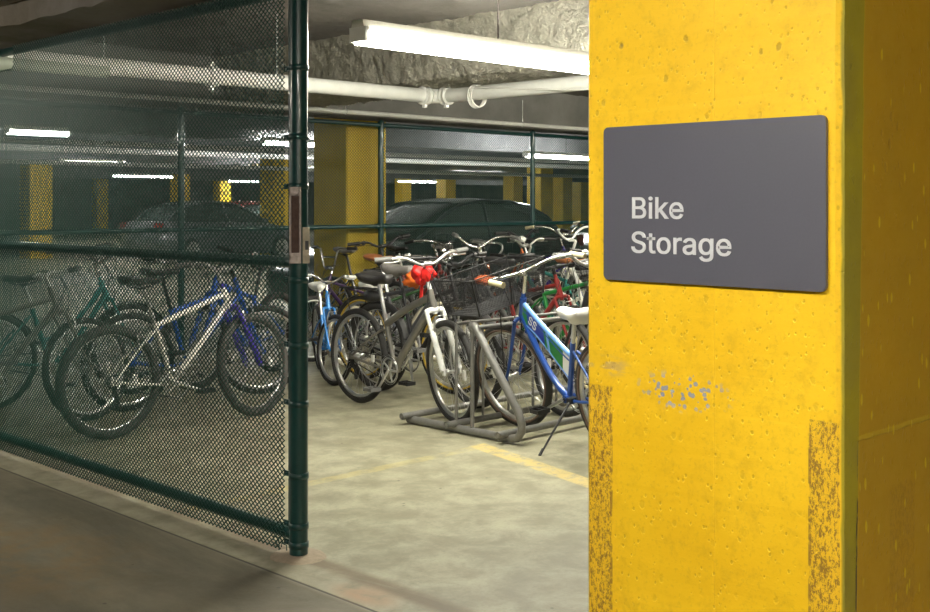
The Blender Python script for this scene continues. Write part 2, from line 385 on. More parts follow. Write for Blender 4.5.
# outlines of the letters, thousandths of the type size
GLYPHS={"Bike":[[[60,0],[60,509],[241,509],[274,507],[304,501],[329,491],[350,477],[367,461],[381,442],[390,421],[396,398],[398,374],[397,353],[393,336],[387,320],[378,307],[368,295],[356,286],[343,278],[329,272],[315,267],[315,262],[331,260],[347,254],[363,245],[378,234],[391,220],[402,203],[411,184],[416,161],[418,136],[416,111],[410,88],[400,67],[386,48],[368,31],[344,18],[317,8],[284,2],[247,0]],[[125,57],[245,57],[281,60],[309,67],[330,80],[344,96],[353,115],[355,137],[354,153],[350,169],[342,184],[333,197],[320,209],[306,218],[289,225],[269,229],[248,231],[125,231]],[[125,285],[238,285],[256,287],[273,290],[288,296],[302,304],[314,314],[323,326],[330,340],[335,355],[336,372],[333,393],[326,412],[313,429],[294,442],[270,449],[240,452],[125,452]],[[509,0],[509,379],[570,379],[570,0]],[[540,443],[529,444],[519,448],[510,455],[503,463],[499,472],[497,483],[499,494],[503,504],[510,512],[519,518],[529,522],[540,524],[551,522],[561,518],[570,512],[577,504],[581,494],[582,483],[581,472],[577,463],[570,455],[561,448],[551,444]],[[733,137],[733,212],[743,212],[907,379],[983,379],[807,199],[800,199]],[[675,0],[675,509],[736,509],[736,0]],[[917,0],[771,186],[814,229],[995,0]],[[1215,-8],[1180,-5],[1149,3],[1120,16],[1096,35],[1075,58],[1059,85],[1047,116],[1040,150],[1038,187],[1040,224],[1047,258],[1059,290],[1075,317],[1095,340],[1118,359],[1146,373],[1176,382],[1209,384],[1229,383],[1249,380],[1269,374],[1288,366],[1306,355],[1323,341],[1337,324],[1350,305],[1361,282],[1368,256],[1373,227],[1375,194],[1375,169],[1078,169],[1078,221],[1341,221],[1313,202],[1312,226],[1308,248],[1301,269],[1292,286],[1280,301],[1266,314],[1249,323],[1230,328],[1209,330],[1187,328],[1167,323],[1150,313],[1135,301],[1122,286],[1112,270],[1105,251],[1101,231],[1099,211],[1099,178],[1101,151],[1106,127],[1114,106],[1125,88],[1138,73],[1154,61],[1173,53],[1193,48],[1216,46],[1231,47],[1244,49],[1257,53],[1269,58],[1279,65],[1289,73],[1297,82],[1304,93],[1309,105],[1368,91],[1361,72],[1351,55],[1339,39],[1323,26],[1306,14],[1286,4],[1264,-3],[1241,-7]]],"Storage":[[[224,-9],[188,-7],[156,-1],[128,9],[102,23],[81,40],[64,60],[51,83],[42,109],[38,137],[104,137],[108,118],[114,102],[123,88],[136,76],[150,66],[166,59],[185,53],[204,50],[224,49],[246,50],[267,54],[286,60],[303,69],[317,79],[329,92],[338,106],[344,122],[346,139],[344,154],[340,168],[332,179],[322,189],[310,197],[296,205],[280,211],[263,217],[245,222],[184,239],[145,253],[112,269],[86,289],[67,313],[56,341],[52,372],[54,400],[62,425],[75,448],[92,468],[113,484],[138,498],[165,508],[195,514],[227,516],[259,514],[289,508],[316,498],[340,484],[360,468],[377,449],[390,427],[398,403],[401,378],[337,378],[332,402],[320,421],[302,437],[280,449],[254,456],[225,459],[204,457],[185,454],[167,448],[152,440],[139,430],[129,418],[121,405],[117,391],[115,376],[117,359],[122,345],[131,334],[142,324],[155,315],[169,308],[184,302],[198,297],[212,293],[264,279],[279,275],[295,270],[312,264],[328,256],[344,248],[359,238],[372,226],[384,213],[395,198],[402,180],[407,161],[408,139],[406,112],[399,87],[386,64],[370,43],[349,25],[323,11],[294,0],[261,-7]],[[650,379],[650,327],[453,327],[453,379]],[[511,471],[573,471],[573,98],[574,83],[577,70],[583,61],[591,55],[602,51],[617,50],[621,50],[626,50],[632,51],[638,52],[643,53],[648,54],[660,2],[653,0],[646,-2],[638,-3],[631,-3],[623,-4],[615,-4],[585,-1],[559,7],[539,21],[524,41],[514,64],[511,93]],[[881,-8],[848,-5],[818,3],[791,16],[767,35],[746,58],[730,85],[718,116],[711,150],[708,187],[711,225],[718,260],[730,291],[746,318],[767,341],[791,360],[818,374],[848,382],[881,384],[915,382],[945,374],[973,360],[997,341],[1017,318],[1033,291],[1045,260],[1053,225],[1055,187],[1053,150],[1045,116],[1033,85],[1017,58],[997,35],[973,16],[945,3],[915,-5]],[[881,46],[905,49],[926,55],[944,66],[959,80],[972,97],[981,117],[988,139],[992,163],[993,187],[992,212],[988,236],[981,258],[972,278],[959,296],[944,310],[926,321],[905,328],[881,330],[858,328],[837,321],[819,310],[804,296],[792,278],[782,258],[776,236],[772,212],[770,187],[772,163],[776,139],[782,117],[792,97],[804,80],[819,66],[837,55],[858,49]],[[1142,0],[1142,379],[1201,379],[1201,321],[1205,321],[1213,339],[1226,354],[1242,367],[1260,377],[1280,383],[1302,385],[1307,385],[1313,385],[1318,384],[1324,384],[1329,384],[1333,384],[1333,322],[1330,323],[1325,324],[1319,324],[1312,325],[1304,326],[1296,326],[1279,324],[1263,321],[1248,315],[1235,306],[1224,296],[1215,284],[1208,269],[1204,254],[1203,237],[1203,0]],[[1508,-9],[1485,-7],[1463,-3],[1443,5],[1424,15],[1409,29],[1396,45],[1386,63],[1381,84],[1379,108],[1380,128],[1384,146],[1391,161],[1401,174],[1412,184],[1426,193],[1441,200],[1457,206],[1474,211],[1491,214],[1509,217],[1526,220],[1548,223],[1566,225],[1582,227],[1595,229],[1605,231],[1614,235],[1619,240],[1623,246],[1624,255],[1624,257],[1623,272],[1620,285],[1615,297],[1608,307],[1599,315],[1588,322],[1575,327],[1560,330],[1544,331],[1527,330],[1511,327],[1497,322],[1485,316],[1475,309],[1466,301],[1459,292],[1453,283],[1448,274],[1389,291],[1399,313],[1412,331],[1427,346],[1444,358],[1462,368],[1481,375],[1501,380],[1522,383],[1542,384],[1556,384],[1571,382],[1587,379],[1603,375],[1619,369],[1634,360],[1648,350],[1660,336],[1671,320],[1679,301],[1683,278],[1685,251],[1685,0],[1625,0],[1625,52],[1621,52],[1616,43],[1609,34],[1600,25],[1590,16],[1578,8],[1564,1],[1547,-4],[1529,-7]],[[1519,45],[1540,47],[1559,51],[1576,59],[1590,68],[1602,80],[1612,93],[1618,108],[1622,122],[1624,138],[1624,190],[1620,187],[1615,184],[1608,182],[1599,180],[1590,178],[1580,176],[1569,174],[1559,173],[1548,171],[1539,170],[1531,169],[1524,168],[1509,166],[1496,163],[1483,159],[1471,153],[1460,147],[1452,139],[1445,130],[1441,118],[1440,105],[1441,93],[1445,82],[1450,72],[1458,64],[1467,57],[1478,52],[1490,48],[1504,46]],[[1944,-151],[1918,-149],[1893,-146],[1871,-140],[1852,-132],[1835,-122],[1820,-110],[1807,-97],[1797,-84],[1788,-69],[1839,-41],[1845,-49],[1851,-57],[1859,-66],[1868,-74],[1879,-82],[1892,-88],[1907,-93],[1924,-96],[1944,-97],[1973,-95],[1998,-87],[2020,-75],[2036,-58],[2046,-34],[2049,-6],[2049,68],[2044,68],[2038,60],[2032,51],[2024,41],[2015,32],[2003,23],[1990,16],[1974,10],[1955,6],[1932,5],[1903,7],[1875,14],[1850,27],[1827,43],[1808,65],[1793,90],[1781,120],[1774,154],[1772,191],[1774,229],[1781,263],[1792,293],[1808,320],[1827,342],[1850,361],[1875,374],[1903,382],[1933,384],[1956,383],[1975,379],[1991,373],[2005,365],[2016,356],[2026,346],[2033,336],[2040,327],[2045,319],[2051,319],[2051,379],[2110,379],[2110,-9],[2107,-40],[2100,-67],[2088,-90],[2071,-109],[2051,-124],[2028,-136],[2002,-144],[1974,-149]],[[1942,59],[1964,61],[1984,66],[2001,75],[2016,87],[2028,103],[2037,121],[2044,142],[2048,166],[2050,193],[2048,219],[2044,242],[2038,264],[2028,283],[2016,299],[2001,312],[1984,322],[1964,328],[1942,330],[1920,328],[1900,322],[1883,312],[1868,298],[1856,282],[1846,262],[1839,241],[1835,218],[1834,193],[1835,167],[1839,144],[1846,123],[1856,104],[1868,88],[1883,76],[1900,66],[1920,61]],[[2375,-8],[2339,-5],[2308,3],[2279,16],[2255,35],[2235,58],[2218,85],[2206,116],[2199,150],[2197,187],[2199,224],[2206,258],[2218,290],[2234,317],[2254,340],[2278,359],[2305,373],[2335,382],[2368,384],[2388,383],[2408,380],[2428,374],[2447,366],[2465,355],[2482,341],[2497,324],[2509,305],[2520,282],[2527,256],[2532,227],[2534,194],[2534,169],[2237,169],[2237,221],[2501,221],[2472,202],[2471,226],[2467,248],[2460,269],[2451,286],[2439,301],[2425,314],[2408,323],[2389,328],[2368,330],[2346,328],[2326,323],[2309,313],[2294,301],[2281,286],[2271,270],[2264,251],[2260,231],[2258,211],[2258,178],[2260,151],[2265,127],[2273,106],[2284,88],[2297,73],[2314,61],[2332,53],[2352,48],[2375,46],[2390,47],[2403,49],[2416,53],[2428,58],[2438,65],[2448,73],[2456,82],[2463,93],[2468,105],[2527,91],[2520,72],[2510,55],[2498,39],[2482,26],[2465,14],[2445,4],[2423,-3],[2400,-7]]],"SS":[[[224,-9],[188,-7],[156,-1],[128,9],[102,23],[81,40],[64,60],[51,83],[42,109],[38,137],[104,137],[108,118],[114,102],[123,88],[136,76],[150,66],[166,59],[185,53],[204,50],[224,49],[246,50],[267,54],[286,60],[303,69],[317,79],[329,92],[338,106],[344,122],[346,139],[344,154],[340,168],[332,179],[322,189],[310,197],[296,205],[280,211],[263,217],[245,222],[184,239],[145,253],[112,269],[86,289],[67,313],[56,341],[52,372],[54,400],[62,425],[75,448],[92,468],[113,484],[138,498],[165,508],[195,514],[227,516],[259,514],[289,508],[316,498],[340,484],[360,468],[377,449],[390,427],[398,403],[401,378],[337,378],[332,402],[320,421],[302,437],[280,449],[254,456],[225,459],[204,457],[185,454],[167,448],[152,440],[139,430],[129,418],[121,405],[117,391],[115,376],[117,359],[122,345],[131,334],[142,324],[155,315],[169,308],[184,302],[198,297],[212,293],[264,279],[279,275],[295,270],[312,264],[328,256],[344,248],[359,238],[372,226],[384,213],[395,198],[402,180],[407,161],[408,139],[406,112],[399,87],[386,64],[370,43],[349,25],[323,11],[294,0],[261,-7]],[[670,-9],[635,-7],[603,-1],[574,9],[549,23],[528,40],[510,60],[497,83],[489,109],[485,137],[551,137],[554,118],[561,102],[570,88],[582,76],[596,66],[613,59],[631,53],[650,50],[670,49],[693,50],[713,54],[733,60],[750,69],[764,79],[776,92],[785,106],[790,122],[792,139],[791,154],[786,168],[779,179],[769,189],[757,197],[742,205],[727,211],[710,217],[691,222],[630,239],[591,253],[559,269],[533,289],[514,313],[502,341],[498,372],[501,400],[509,425],[522,448],[539,468],[560,484],[584,498],[612,508],[642,514],[674,516],[706,514],[736,508],[763,498],[787,484],[807,468],[824,449],[836,427],[844,403],[847,378],[784,378],[778,402],[766,421],[749,437],[726,449],[701,456],[672,459],[651,457],[631,454],[614,448],[598,440],[586,430],[575,418],[568,405],[563,391],[562,376],[563,359],[569,345],[578,334],[589,324],[602,315],[616,308],[631,302],[645,297],[659,293],[711,279],[726,275],[742,270],[758,264],[774,256],[790,248],[805,238],[819,226],[831,213],[841,198],[849,180],[853,161],[855,139],[852,112],[845,87],[833,64],[816,43],[795,25],[770,11],[740,0],[707,-7]]]}
def inside(p,lp):
    c=False; x,y=p
    for k in range(len(lp)):
        (x1,y1),(x2,y2)=lp[k-1],lp[k]
        if (y1>y)!=(y2>y) and x<(x2-x1)*(y-y1)/(y2-y1)+x1: c=not c
    return c
def area(lp): return sum(lp[k-1][0]*lp[k][1]-lp[k][0]*lp[k-1][1] for k in range(len(lp)))/2
def grow(lp,d):                        # move an outline outwards by d
    if area(lp)<0: lp=lp[::-1]
    out=[]; n=len(lp)
    for k in range(n):
        a,b,c=V(*lp[k-1],0),V(*lp[k],0),V(*lp[(k+1)%n],0)
        n1=(b-a).normalized().cross(V(0,0,1)); n2=(c-b).normalized().cross(V(0,0,1)); m=(n1+n2)
        m=m/max(.35,m.length_squared/2) if m.length>1e-6 else n1
        q=b+m*d; out.append((q.x,q.y))
    return out
def text_mesh(body,size,offset=0.,ext=.001):
    loops=GLYPHS[body]; d=offset/size*1000; hole=[any(o is not l and all(inside(p,o) for p in l) for o in loops) for l in loops]
    mb=MB()
    for l,h in zip(loops,hole):
        if h: continue
        cu=bpy.data.curves.new('lettering','CURVE'); cu.dimensions='2D'; cu.fill_mode='BOTH'; cu.extrude=ext
        for lp in [grow(l,d)]+[grow(q,-d) for q,hh in zip(loops,hole) if hh and all(inside(p,l) for p in q)]:
            sp=cu.splines.new('POLY'); sp.points.add(len(lp)-1); sp.use_cyclic_u=True
            for k,(a,b) in enumerate(lp): sp.points[k].co=(a*size/1000,b*size/1000,0,1)
        o=bpy.data.objects.new('tmp',cu); COL.objects.link(o)
        dg=bpy.context.evaluated_depsgraph_get(); dg.update()
        me=bpy.data.meshes.new_from_object(o.evaluated_get(dg))
        mb.add([v.co.copy() for v in me.vertices],[tuple(p.vertices) for p in me.polygons],False)
        bpy.data.objects.remove(o); bpy.data.curves.remove(cu); bpy.data.meshes.remove(me)
    return mb.mesh('lettering')
# text frame: local x -> -Y world, local y -> Z world, normal -> -X
TM=Matrix(((0,0,-1,0),(-1,0,0,0),(0,1,0,0),(0,0,0,1)))
for body,yy,zz in (('Bike',.2025,-.0315),('Storage',.2025,-.1055)):
    me=text_mesh(body,.0985,.0008)
    me.transform(Matrix.Diagonal((1,.885,1,1)))
    me.name='lettering'
    o=link('sign_lettering',me,SIGNT,t,Matrix.Translation((-.0108,yy,zz))@TM)
    o['label']='white word '+body

# ------------------------------------------------------------------ chain link
def chainlink(y_len, z0, z1, pitch, pz, r, seg=4, keep=None, amp=None):
    """woven zig-zag wires, local: run along +x, depth y, up z"""
    mb=MB(); hp=pitch/2; hz=pz/2; n=int(y_len/hp); rows=int((z1-z0)/hz); amp=amp or r*1.1
    for i in range(n):
        pts=[]
        for k in range(rows+1):
            s_=1 if (k+i)%2 else -1
            x=i*hp+s_*hp*.54+hp*.5; z=z0+k*hz
            if keep is None or keep(x,z): pts.append((x,amp*s_,z))
            else:
                if len(pts)>1: mb.tube(pts,r,seg,cap=False)
                pts=[]
        if len(pts)>1: mb.tube(pts,r,seg,cap=False)
    return mb
RZ=Matrix.Rotation(pi/2,4,'Z')
GX=2.83; GY=3.766
g=thing('chain_link_gate','dark green chain link gate panel with round end post and worn latch','gate',(GX,GY,0))
def keep(x,z):
    if z>2.2 and x>2.62: return False
    if z<.10 and x<.075: return (z>.04 and x>.045)
    return x>.045
mb=chainlink(3.16,.018,2.33,.0290,.0235,.0039,4,keep,.0020)
# local x -> world +y
o=obj('wire_mesh',mb,WIRE,g,Matrix.Translation((-.03,0,0))@RZ)
mb=MB(); mb.tube([(0,0,0),(0,0,.9),(0,0,1.7),(0,0,2.33)],.0375,20); obj('end_post',mb,GREEN,g)
for z in (1.19,.085): obj('rail',MB().tube([(.0,.03,z),(.0,3.12,z)],.024,12),GREEN,g)
obj('rail',MB().tube([(0,.03,2.30),(0,3.12,2.30)],.024,12),GREEN,g)
obj('tension_bar',MB().box((-.004,.056,1.17),(.004,.012,2.22)),GREEN,g)
for z in (.05,.126,.329,.62,.856,1.12,1.50,1.70,1.98):
    b=MB(); b.lathe([(.0375,-.012),(.041,-.012),(.041,.012),(.0375,.012)],(0,0,z),'z',20)
    b.box((-.012,.055,z),(.006,.05,.022)); b.box((.006,.05,z),(.006,.035,.022)); b.tube([(-.025,.058,z),(.02,.058,z)],.005,6)
    obj('tension_band',b,GREEN,g)
# hooks of cut wire at the foot of the mesh
b=MB()
for k in range(7):
    x=-.03+random.uniform(-.01,.015); y=.07+random.uniform(0,.09); z=.02+random.uniform(0,.09)
    b.tube([(x,y,z),(x-.01,y-.015,z+.02),(x+.004,y-.03,z+.012),(x,y-.035,z-.008)],.0024,5)
obj('wire_end',b,WIRE,g)
L=thing('x','x','x'); bpy.data.objects.remove(L)
FC=Matrix(((.8,-.6,0,0),(-.6,-.8,0,0),(0,0,1,0),(0,0,0,1)))   # lock side frame: x across, y outwards, z up
b=MB(); b.box((0,.0,0),(.046,.006,.305)); b.box((-.021,.010,0),(.005,.022,.305)); b.box((.021,.010,0),(.005,.022,.305)); b.box((0,.010,.138),(.046,.022,.03)); b.box((0,.010,-.132),(.046,.022,.042))
b.tube([(.012,.022,.15),(.02,.026,.135),(.012,.024,.12)],.006,6)
lk=obj('lock_channel',b,WORN,g,Matrix.Translation((-.034,-.022,1.343))@FC); lk['label']='worn scratched lock channel'
obj('keeper_bar',MB().box((0,.0075,0),(.030,.009,.235)),RUST,lk)
b=MB(); b.box((0,0,0),(.028,.022,.145)); b.tube([(0,.01,.055),(0,.014,.055)],.005,8); b.tube([(0,.01,-.055),(0,.014,-.055)],.005,8)
sp=obj('strike_plate',b,mat('beige_steel',(.30,.27,.20),.5,.3,.4,.2,60),g,Matrix.Translation((.003,-.045,1.262))@FC); obj('strike_hole',MB().box((.003,.0112,.0),(.014,.003,.036)),BLACKM,sp)
b=MB(); b.tube([(0,3.16,0),(0,3.16,2.32)],.035,14); obj('hinge_post',b,GREEN,g)
# little concrete collar at the post foot
b=MB(); rings=[]
for (rr,z) in ((.11,.0),(.085,.006),(.05,.01),(.03,.01)):
    rings.append([Vector((GX+rr*(1+.25*noise.noise(Vector((cos(a)*2,sin(a)*2,rr*9))))*cos(a),GY+rr*1.1*sin(a),z+.001)) for a in [2*pi*k/18 for k in range(18)]])
b.loft(rings,cap=False)
tag(obj('mortar_patch',b,mat('mortar',(.33,.27,.20),.9,0,.3,.4,60)),'crumbled mortar patch on the floor around the gate post foot','patch')

FY=9.25; FX0,FX1=2.95,15.2
f=thing('chain_link_fence','tall green chain link fence standing behind the parked bikes','fence',(FX0,FY,0))
obj('wire_mesh',chainlink(FX1-FX0,.04,2.26,.036,.032,.0032,3,None,.002),WIREB,f)
for x in (3.2,5.6,8.0,10.42,12.8,15.15):
    b=MB(); b.tube([(x-FX0,-.035,0),(x-FX0,-.035,2.29)],.031,12); b.lathe([(.0,.03),(.02,.02),(.036,0),(.036,-.02)],(x-FX0,-.035,2.29),'z',12); obj('post',b,GREEN,f)
for z in (2.26,1.19): obj('rail',MB().tube([(0,-.03,z),(FX1-FX0,-.03,z)],.022,10),GREEN,f)
for x in (8.0,10.42):
    b=MB(); b.lathe([(.031,-.02),(.04,-.02),(.04,.02),(.031,.02)],(x-FX0,-.035,1.19),'z',12); b.tube([(x-FX0-.07,-.03,1.19),(x-FX0+.07,-.03,1.19)],.028,10); obj('rail_clamp',b,GREEN,f)

# ------------------------------------------------------------------ columns beyond
def far_col(px,D,label,w=.61,z=2.6,name='parking_column'):
    X=(px-465)/F_PX*D; x,y=cam2w(X,D)
    o=rounded_column(name,x-w/2,x+w/2,y-w/2,y+w/2,z if z else 2.86,YFAR,.02,False)
    tag(o,label,'column','yellow parking columns beyond the fence'); return o
o=rounded_column('parking_column',7.69,8.25,9.40,9.98,2.86,YFAR,.02,False); tag(o,'wide yellow column close behind the fence left of the dark car','column','yellow parking columns beyond the fence')
for px,D,lab in ((403,58,'distant yellow column over the hood end of the dark car'),(446,50,'distant yellow column above the middle of the dark car roof'),
                 (513,49,'faint distant yellow column seen just before the second fence post'),(540,37,'tallest distant yellow column right of the second fence post'),
                 (562,47,'middle of three yellow columns right of the second fence post'),(580,56,'farthest of the three yellow columns beside the sign column'),
                 (36,30,'large dim yellow column through the outer end of the gate mesh'),(100,60,'dim yellow column below two lamps seen through the gate mesh'),
                 (180,48,'tiny yellow column through the middle of the gate mesh'),(222,54,'tiny yellow column above the red car through the gate'),(276,30,'yellow column seen through the mesh beside the gate post')):
    far_col(px,D,lab,.61,2.86)

# ------------------------------------------------------------------ lamps
TUBE=emit('fluorescent_tube',(1.,.96,.80),18.)
LENS=emit('lit_lamp_lens',(1.,.97,.82),17.)
TUBEF=emit('fluorescent_tube_far',(.97,1.,.95),42.)
def lamp(x,y,z,label,L=2.44,far=False,rod=True,axis='x',top=2.86,tm=None,group='fluorescent ceiling lamps',lens=False):
    t=thing('fluorescent_lamp',label,'lamp',(x,y,z),(0,0,0 if axis=='x' else pi/2),group)
    b=MB(); pr=[(-.054,.040),(-.040,.095),(.040,.095),(.054,.040)]
    b.loft([[Vector((q,a,c)) for a,c in pr] for q in (0,L)],smooth=False); obj('lamp_body',b,mat('lamp_enamel',(.62,.60,.52),.4,0,.1),t)
    for q in (.012,L-.012): b=MB(); b.box((q,0,.02),(.025,.13,.075)); obj('lamp_holder',b,WHITE,t)
    if lens:
        b=MB(); pr=[(-.052,.038),(-.07,.025),(-.07,.0),(-.05,-.028),(0,-.036),(.05,-.028),(.07,.0),(.07,.025),(.052,.038)]
        b.loft([[Vector((q,a,c)) for a,c in pr] for q in (.025,L-.025)]); obj('lamp_lens',b,LENS,t)
    for sy in (() if lens else (-1,1) if not far else (0,)):
        b=MB(); b.tube([(.03,sy*.032,.0),(L-.03,sy*.032,0)],.019 if not far else .028,10); obj('lamp_tube',b,tm or (TUBEF if far else TUBE),t)
    if rod:
        for q in (L*.48,L*.94): b=MB(); b.tube([(q,0,.095),(q,0,top-z)],.006,6); obj('hanger_rod',b,BLACKM if far else WORN,t)
    return t
lamp(3.80,4.56,2.28,'big bright fluorescent lamp hung over the bike rack',2.2,top=2.82,lens=True)
lamp(7.2,5.2,2.40,'unseen added fluorescent lamp in line behind the big bright one')  # extra cage light, kept out of view behind the sign column
lamp(9.9,5.2,2.44,'fluorescent lamp hidden above the bikes behind the sign column')
lamp(.30,.75,2.28,'fluorescent lamp in the aisle facing the sign',1.22,axis='y',top=2.44,tm=emit('aisle_tube',(1.,.95,.86),16.5))
lamp(.2,-2.6,2.28,'fluorescent lamp in the aisle behind the viewpoint',axis='y',top=2.44,tm=emit('aisle_tube_rear',(1.,.90,.72),18.))
lamp(.4,6.3,2.28,'fluorescent lamp farther down the aisle',axis='y',top=2.44,tm=emit('aisle_tube_far',(1.,.92,.78),14.))
def flamp(px0,y,z,lab,L=2.44):
    D=(z-EYE)*F_PX/(HOR-y); X=(px0-465)/F_PX*D; x,yy=cam2w(X,D); lamp(x,yy,z,lab,L,far=True)
flamp(525,156,2.30,'long lamp beyond the second fence post beside the sign column')
flamp(456,174,2.40,'lamp beyond the fence over the rear of the dark car roof')
flamp(398,181.5,2.40,'lamp beyond the fence over the front of the dark car')
flamp(551,183,2.5,'small far lamp behind the second fence post')
flamp(60,162,2.36,'brightest lamp seen through the outer half of the gate mesh',1.6)
flamp(112,176,2.40,'lamp just below the brightest one through the gate mesh')
flamp(262,143,2.40,'upper lamp through the mesh beside the gate post')
flamp(252,167,2.40,'lower lamp through the mesh beside the gate post')
flamp(6,132,2.40,'topmost lamp seen at the outer edge of the gate mesh',.9)
flamp(228,181,2.45,'tiny lamp over the parked cars seen through the gate mesh')
for k,(x,y) in enumerate(((20,8),(28,30),(12,20))): pass

# ------------------------------------------------------------------ pipes
t=thing('sprinkler_pipe','fat white ceiling pipe with an elbow above the bikes','pipe',(0,0,2.31))
Z=0
pe=V(6.56,6.85,0); x0=2.0
b=MB(); b.tube([(x0,6.85,0),(6.44,6.85,0)],.057,18); obj('pipe_run',b,PIPEW,t)
b=MB(); pts=[(6.44,6.85,0)]+[(6.44+.12*sin(a),6.73+.12*cos(a),0) for a in [pi/2*k/8 for k in range(1,9)]]; b.tube(pts,.06,18); obj('elbow',b,PIPEW,t)
b=MB(); b.tube([(6.56,6.73,0),(6.56,0.6,0)],.057,18); obj('pipe_run',b,PIPEW,t)
for c_,ax in (((6.42,6.85,0),'x'),((6.56,6.74,0),'y'),((4.4,6.85,0),'x')):
    b=MB(); b.lathe([(.05,-.035),(.075,-.035),(.075,-.018),(.066,-.012),(.066,.012),(.075,.018),(.075,.035),(.05,.035)],c_,ax,18)
    b.box((c_[0],c_[1],.082),(.03,.03,.03)); b.box((c_[0],c_[1],-.082),(.03,.03,.03)); obj('coupling',b,PIPEW,t)
for x in (3.6,4.95): b=MB(); b.ring((x,6.85,0),.062,.004,'x',20,5); b.tube([(x,6.85,.06),(x,6.85,.50)],.005,6); obj('pipe_hanger',b,GALV,t)
for y in (5.2,3.2): b=MB(); b.ring((6.56,y,0),.062,.004,'y',20,5); b.tube([(6.56,y,.06),(6.56,y,.10)],.005,6); obj('pipe_hanger',b,GALV,t)
b=MB()
for k in range(3): b.ring((6.56,6.37+.018*k,-.025),.086+.003*k,.007,'y',28,6)
b.tube([(6.50,6.38,.04),(6.49,5.4,-.05),(6.5,4.6,-.085),(6.5,3.6,-.05),(6.5,2.4,.0)],.006,6)
tag(obj('cable_coil',b,WHITE),'coil of white cable looped around the fat ceiling pipe','cable'); bpy.data.objects['cable_coil'].location=(0,0,2.31)
t=thing('conduit_pipe','thin pale pipe running just above the fence top','pipe',(2.2,8.82,2.335))
obj('pipe_run',MB().tube([(0,0,0),(13,0,0)],.022,10),PIPEW,t)
for x in (5.0,7.6,10.2):
    b=MB(); b.ring((x,0,0),.026,.004,'x',14,5); b.tube([(x,0,.026),(x,0,.28)],.004,6); obj('pipe_hanger',b,GALV,t)
t=thing('drain_pipe','aged greenish pipe passing over the outer end of the gate','pipe',(1.6,6.62,2.245))
obj('pipe_run',MB().tube([(0,0,0),(1.9,0,0)],.038,14),PIPEG,t); b=MB(); b.tube([(1.18,0,0),(1.26,0,0)],.05,14); obj('coupling',b,PIPEG,t)
for i,(y,z,r,lab) in enumerate(((12.9,2.16,.03,'long thin pipe beyond the fence crossing above the dark car'),(17.5,2.30,.05,'fat pipe under the garage ceiling beyond the thin one'),(24,2.32,.05,'pipe under the garage ceiling deep in the parking hall'))):
    tag(obj('ceiling_pipe',MB().tube([(-3,y,z),(50,y,z)],r,10),PIPEW),lab,'pipe','pipes beyond the fence')

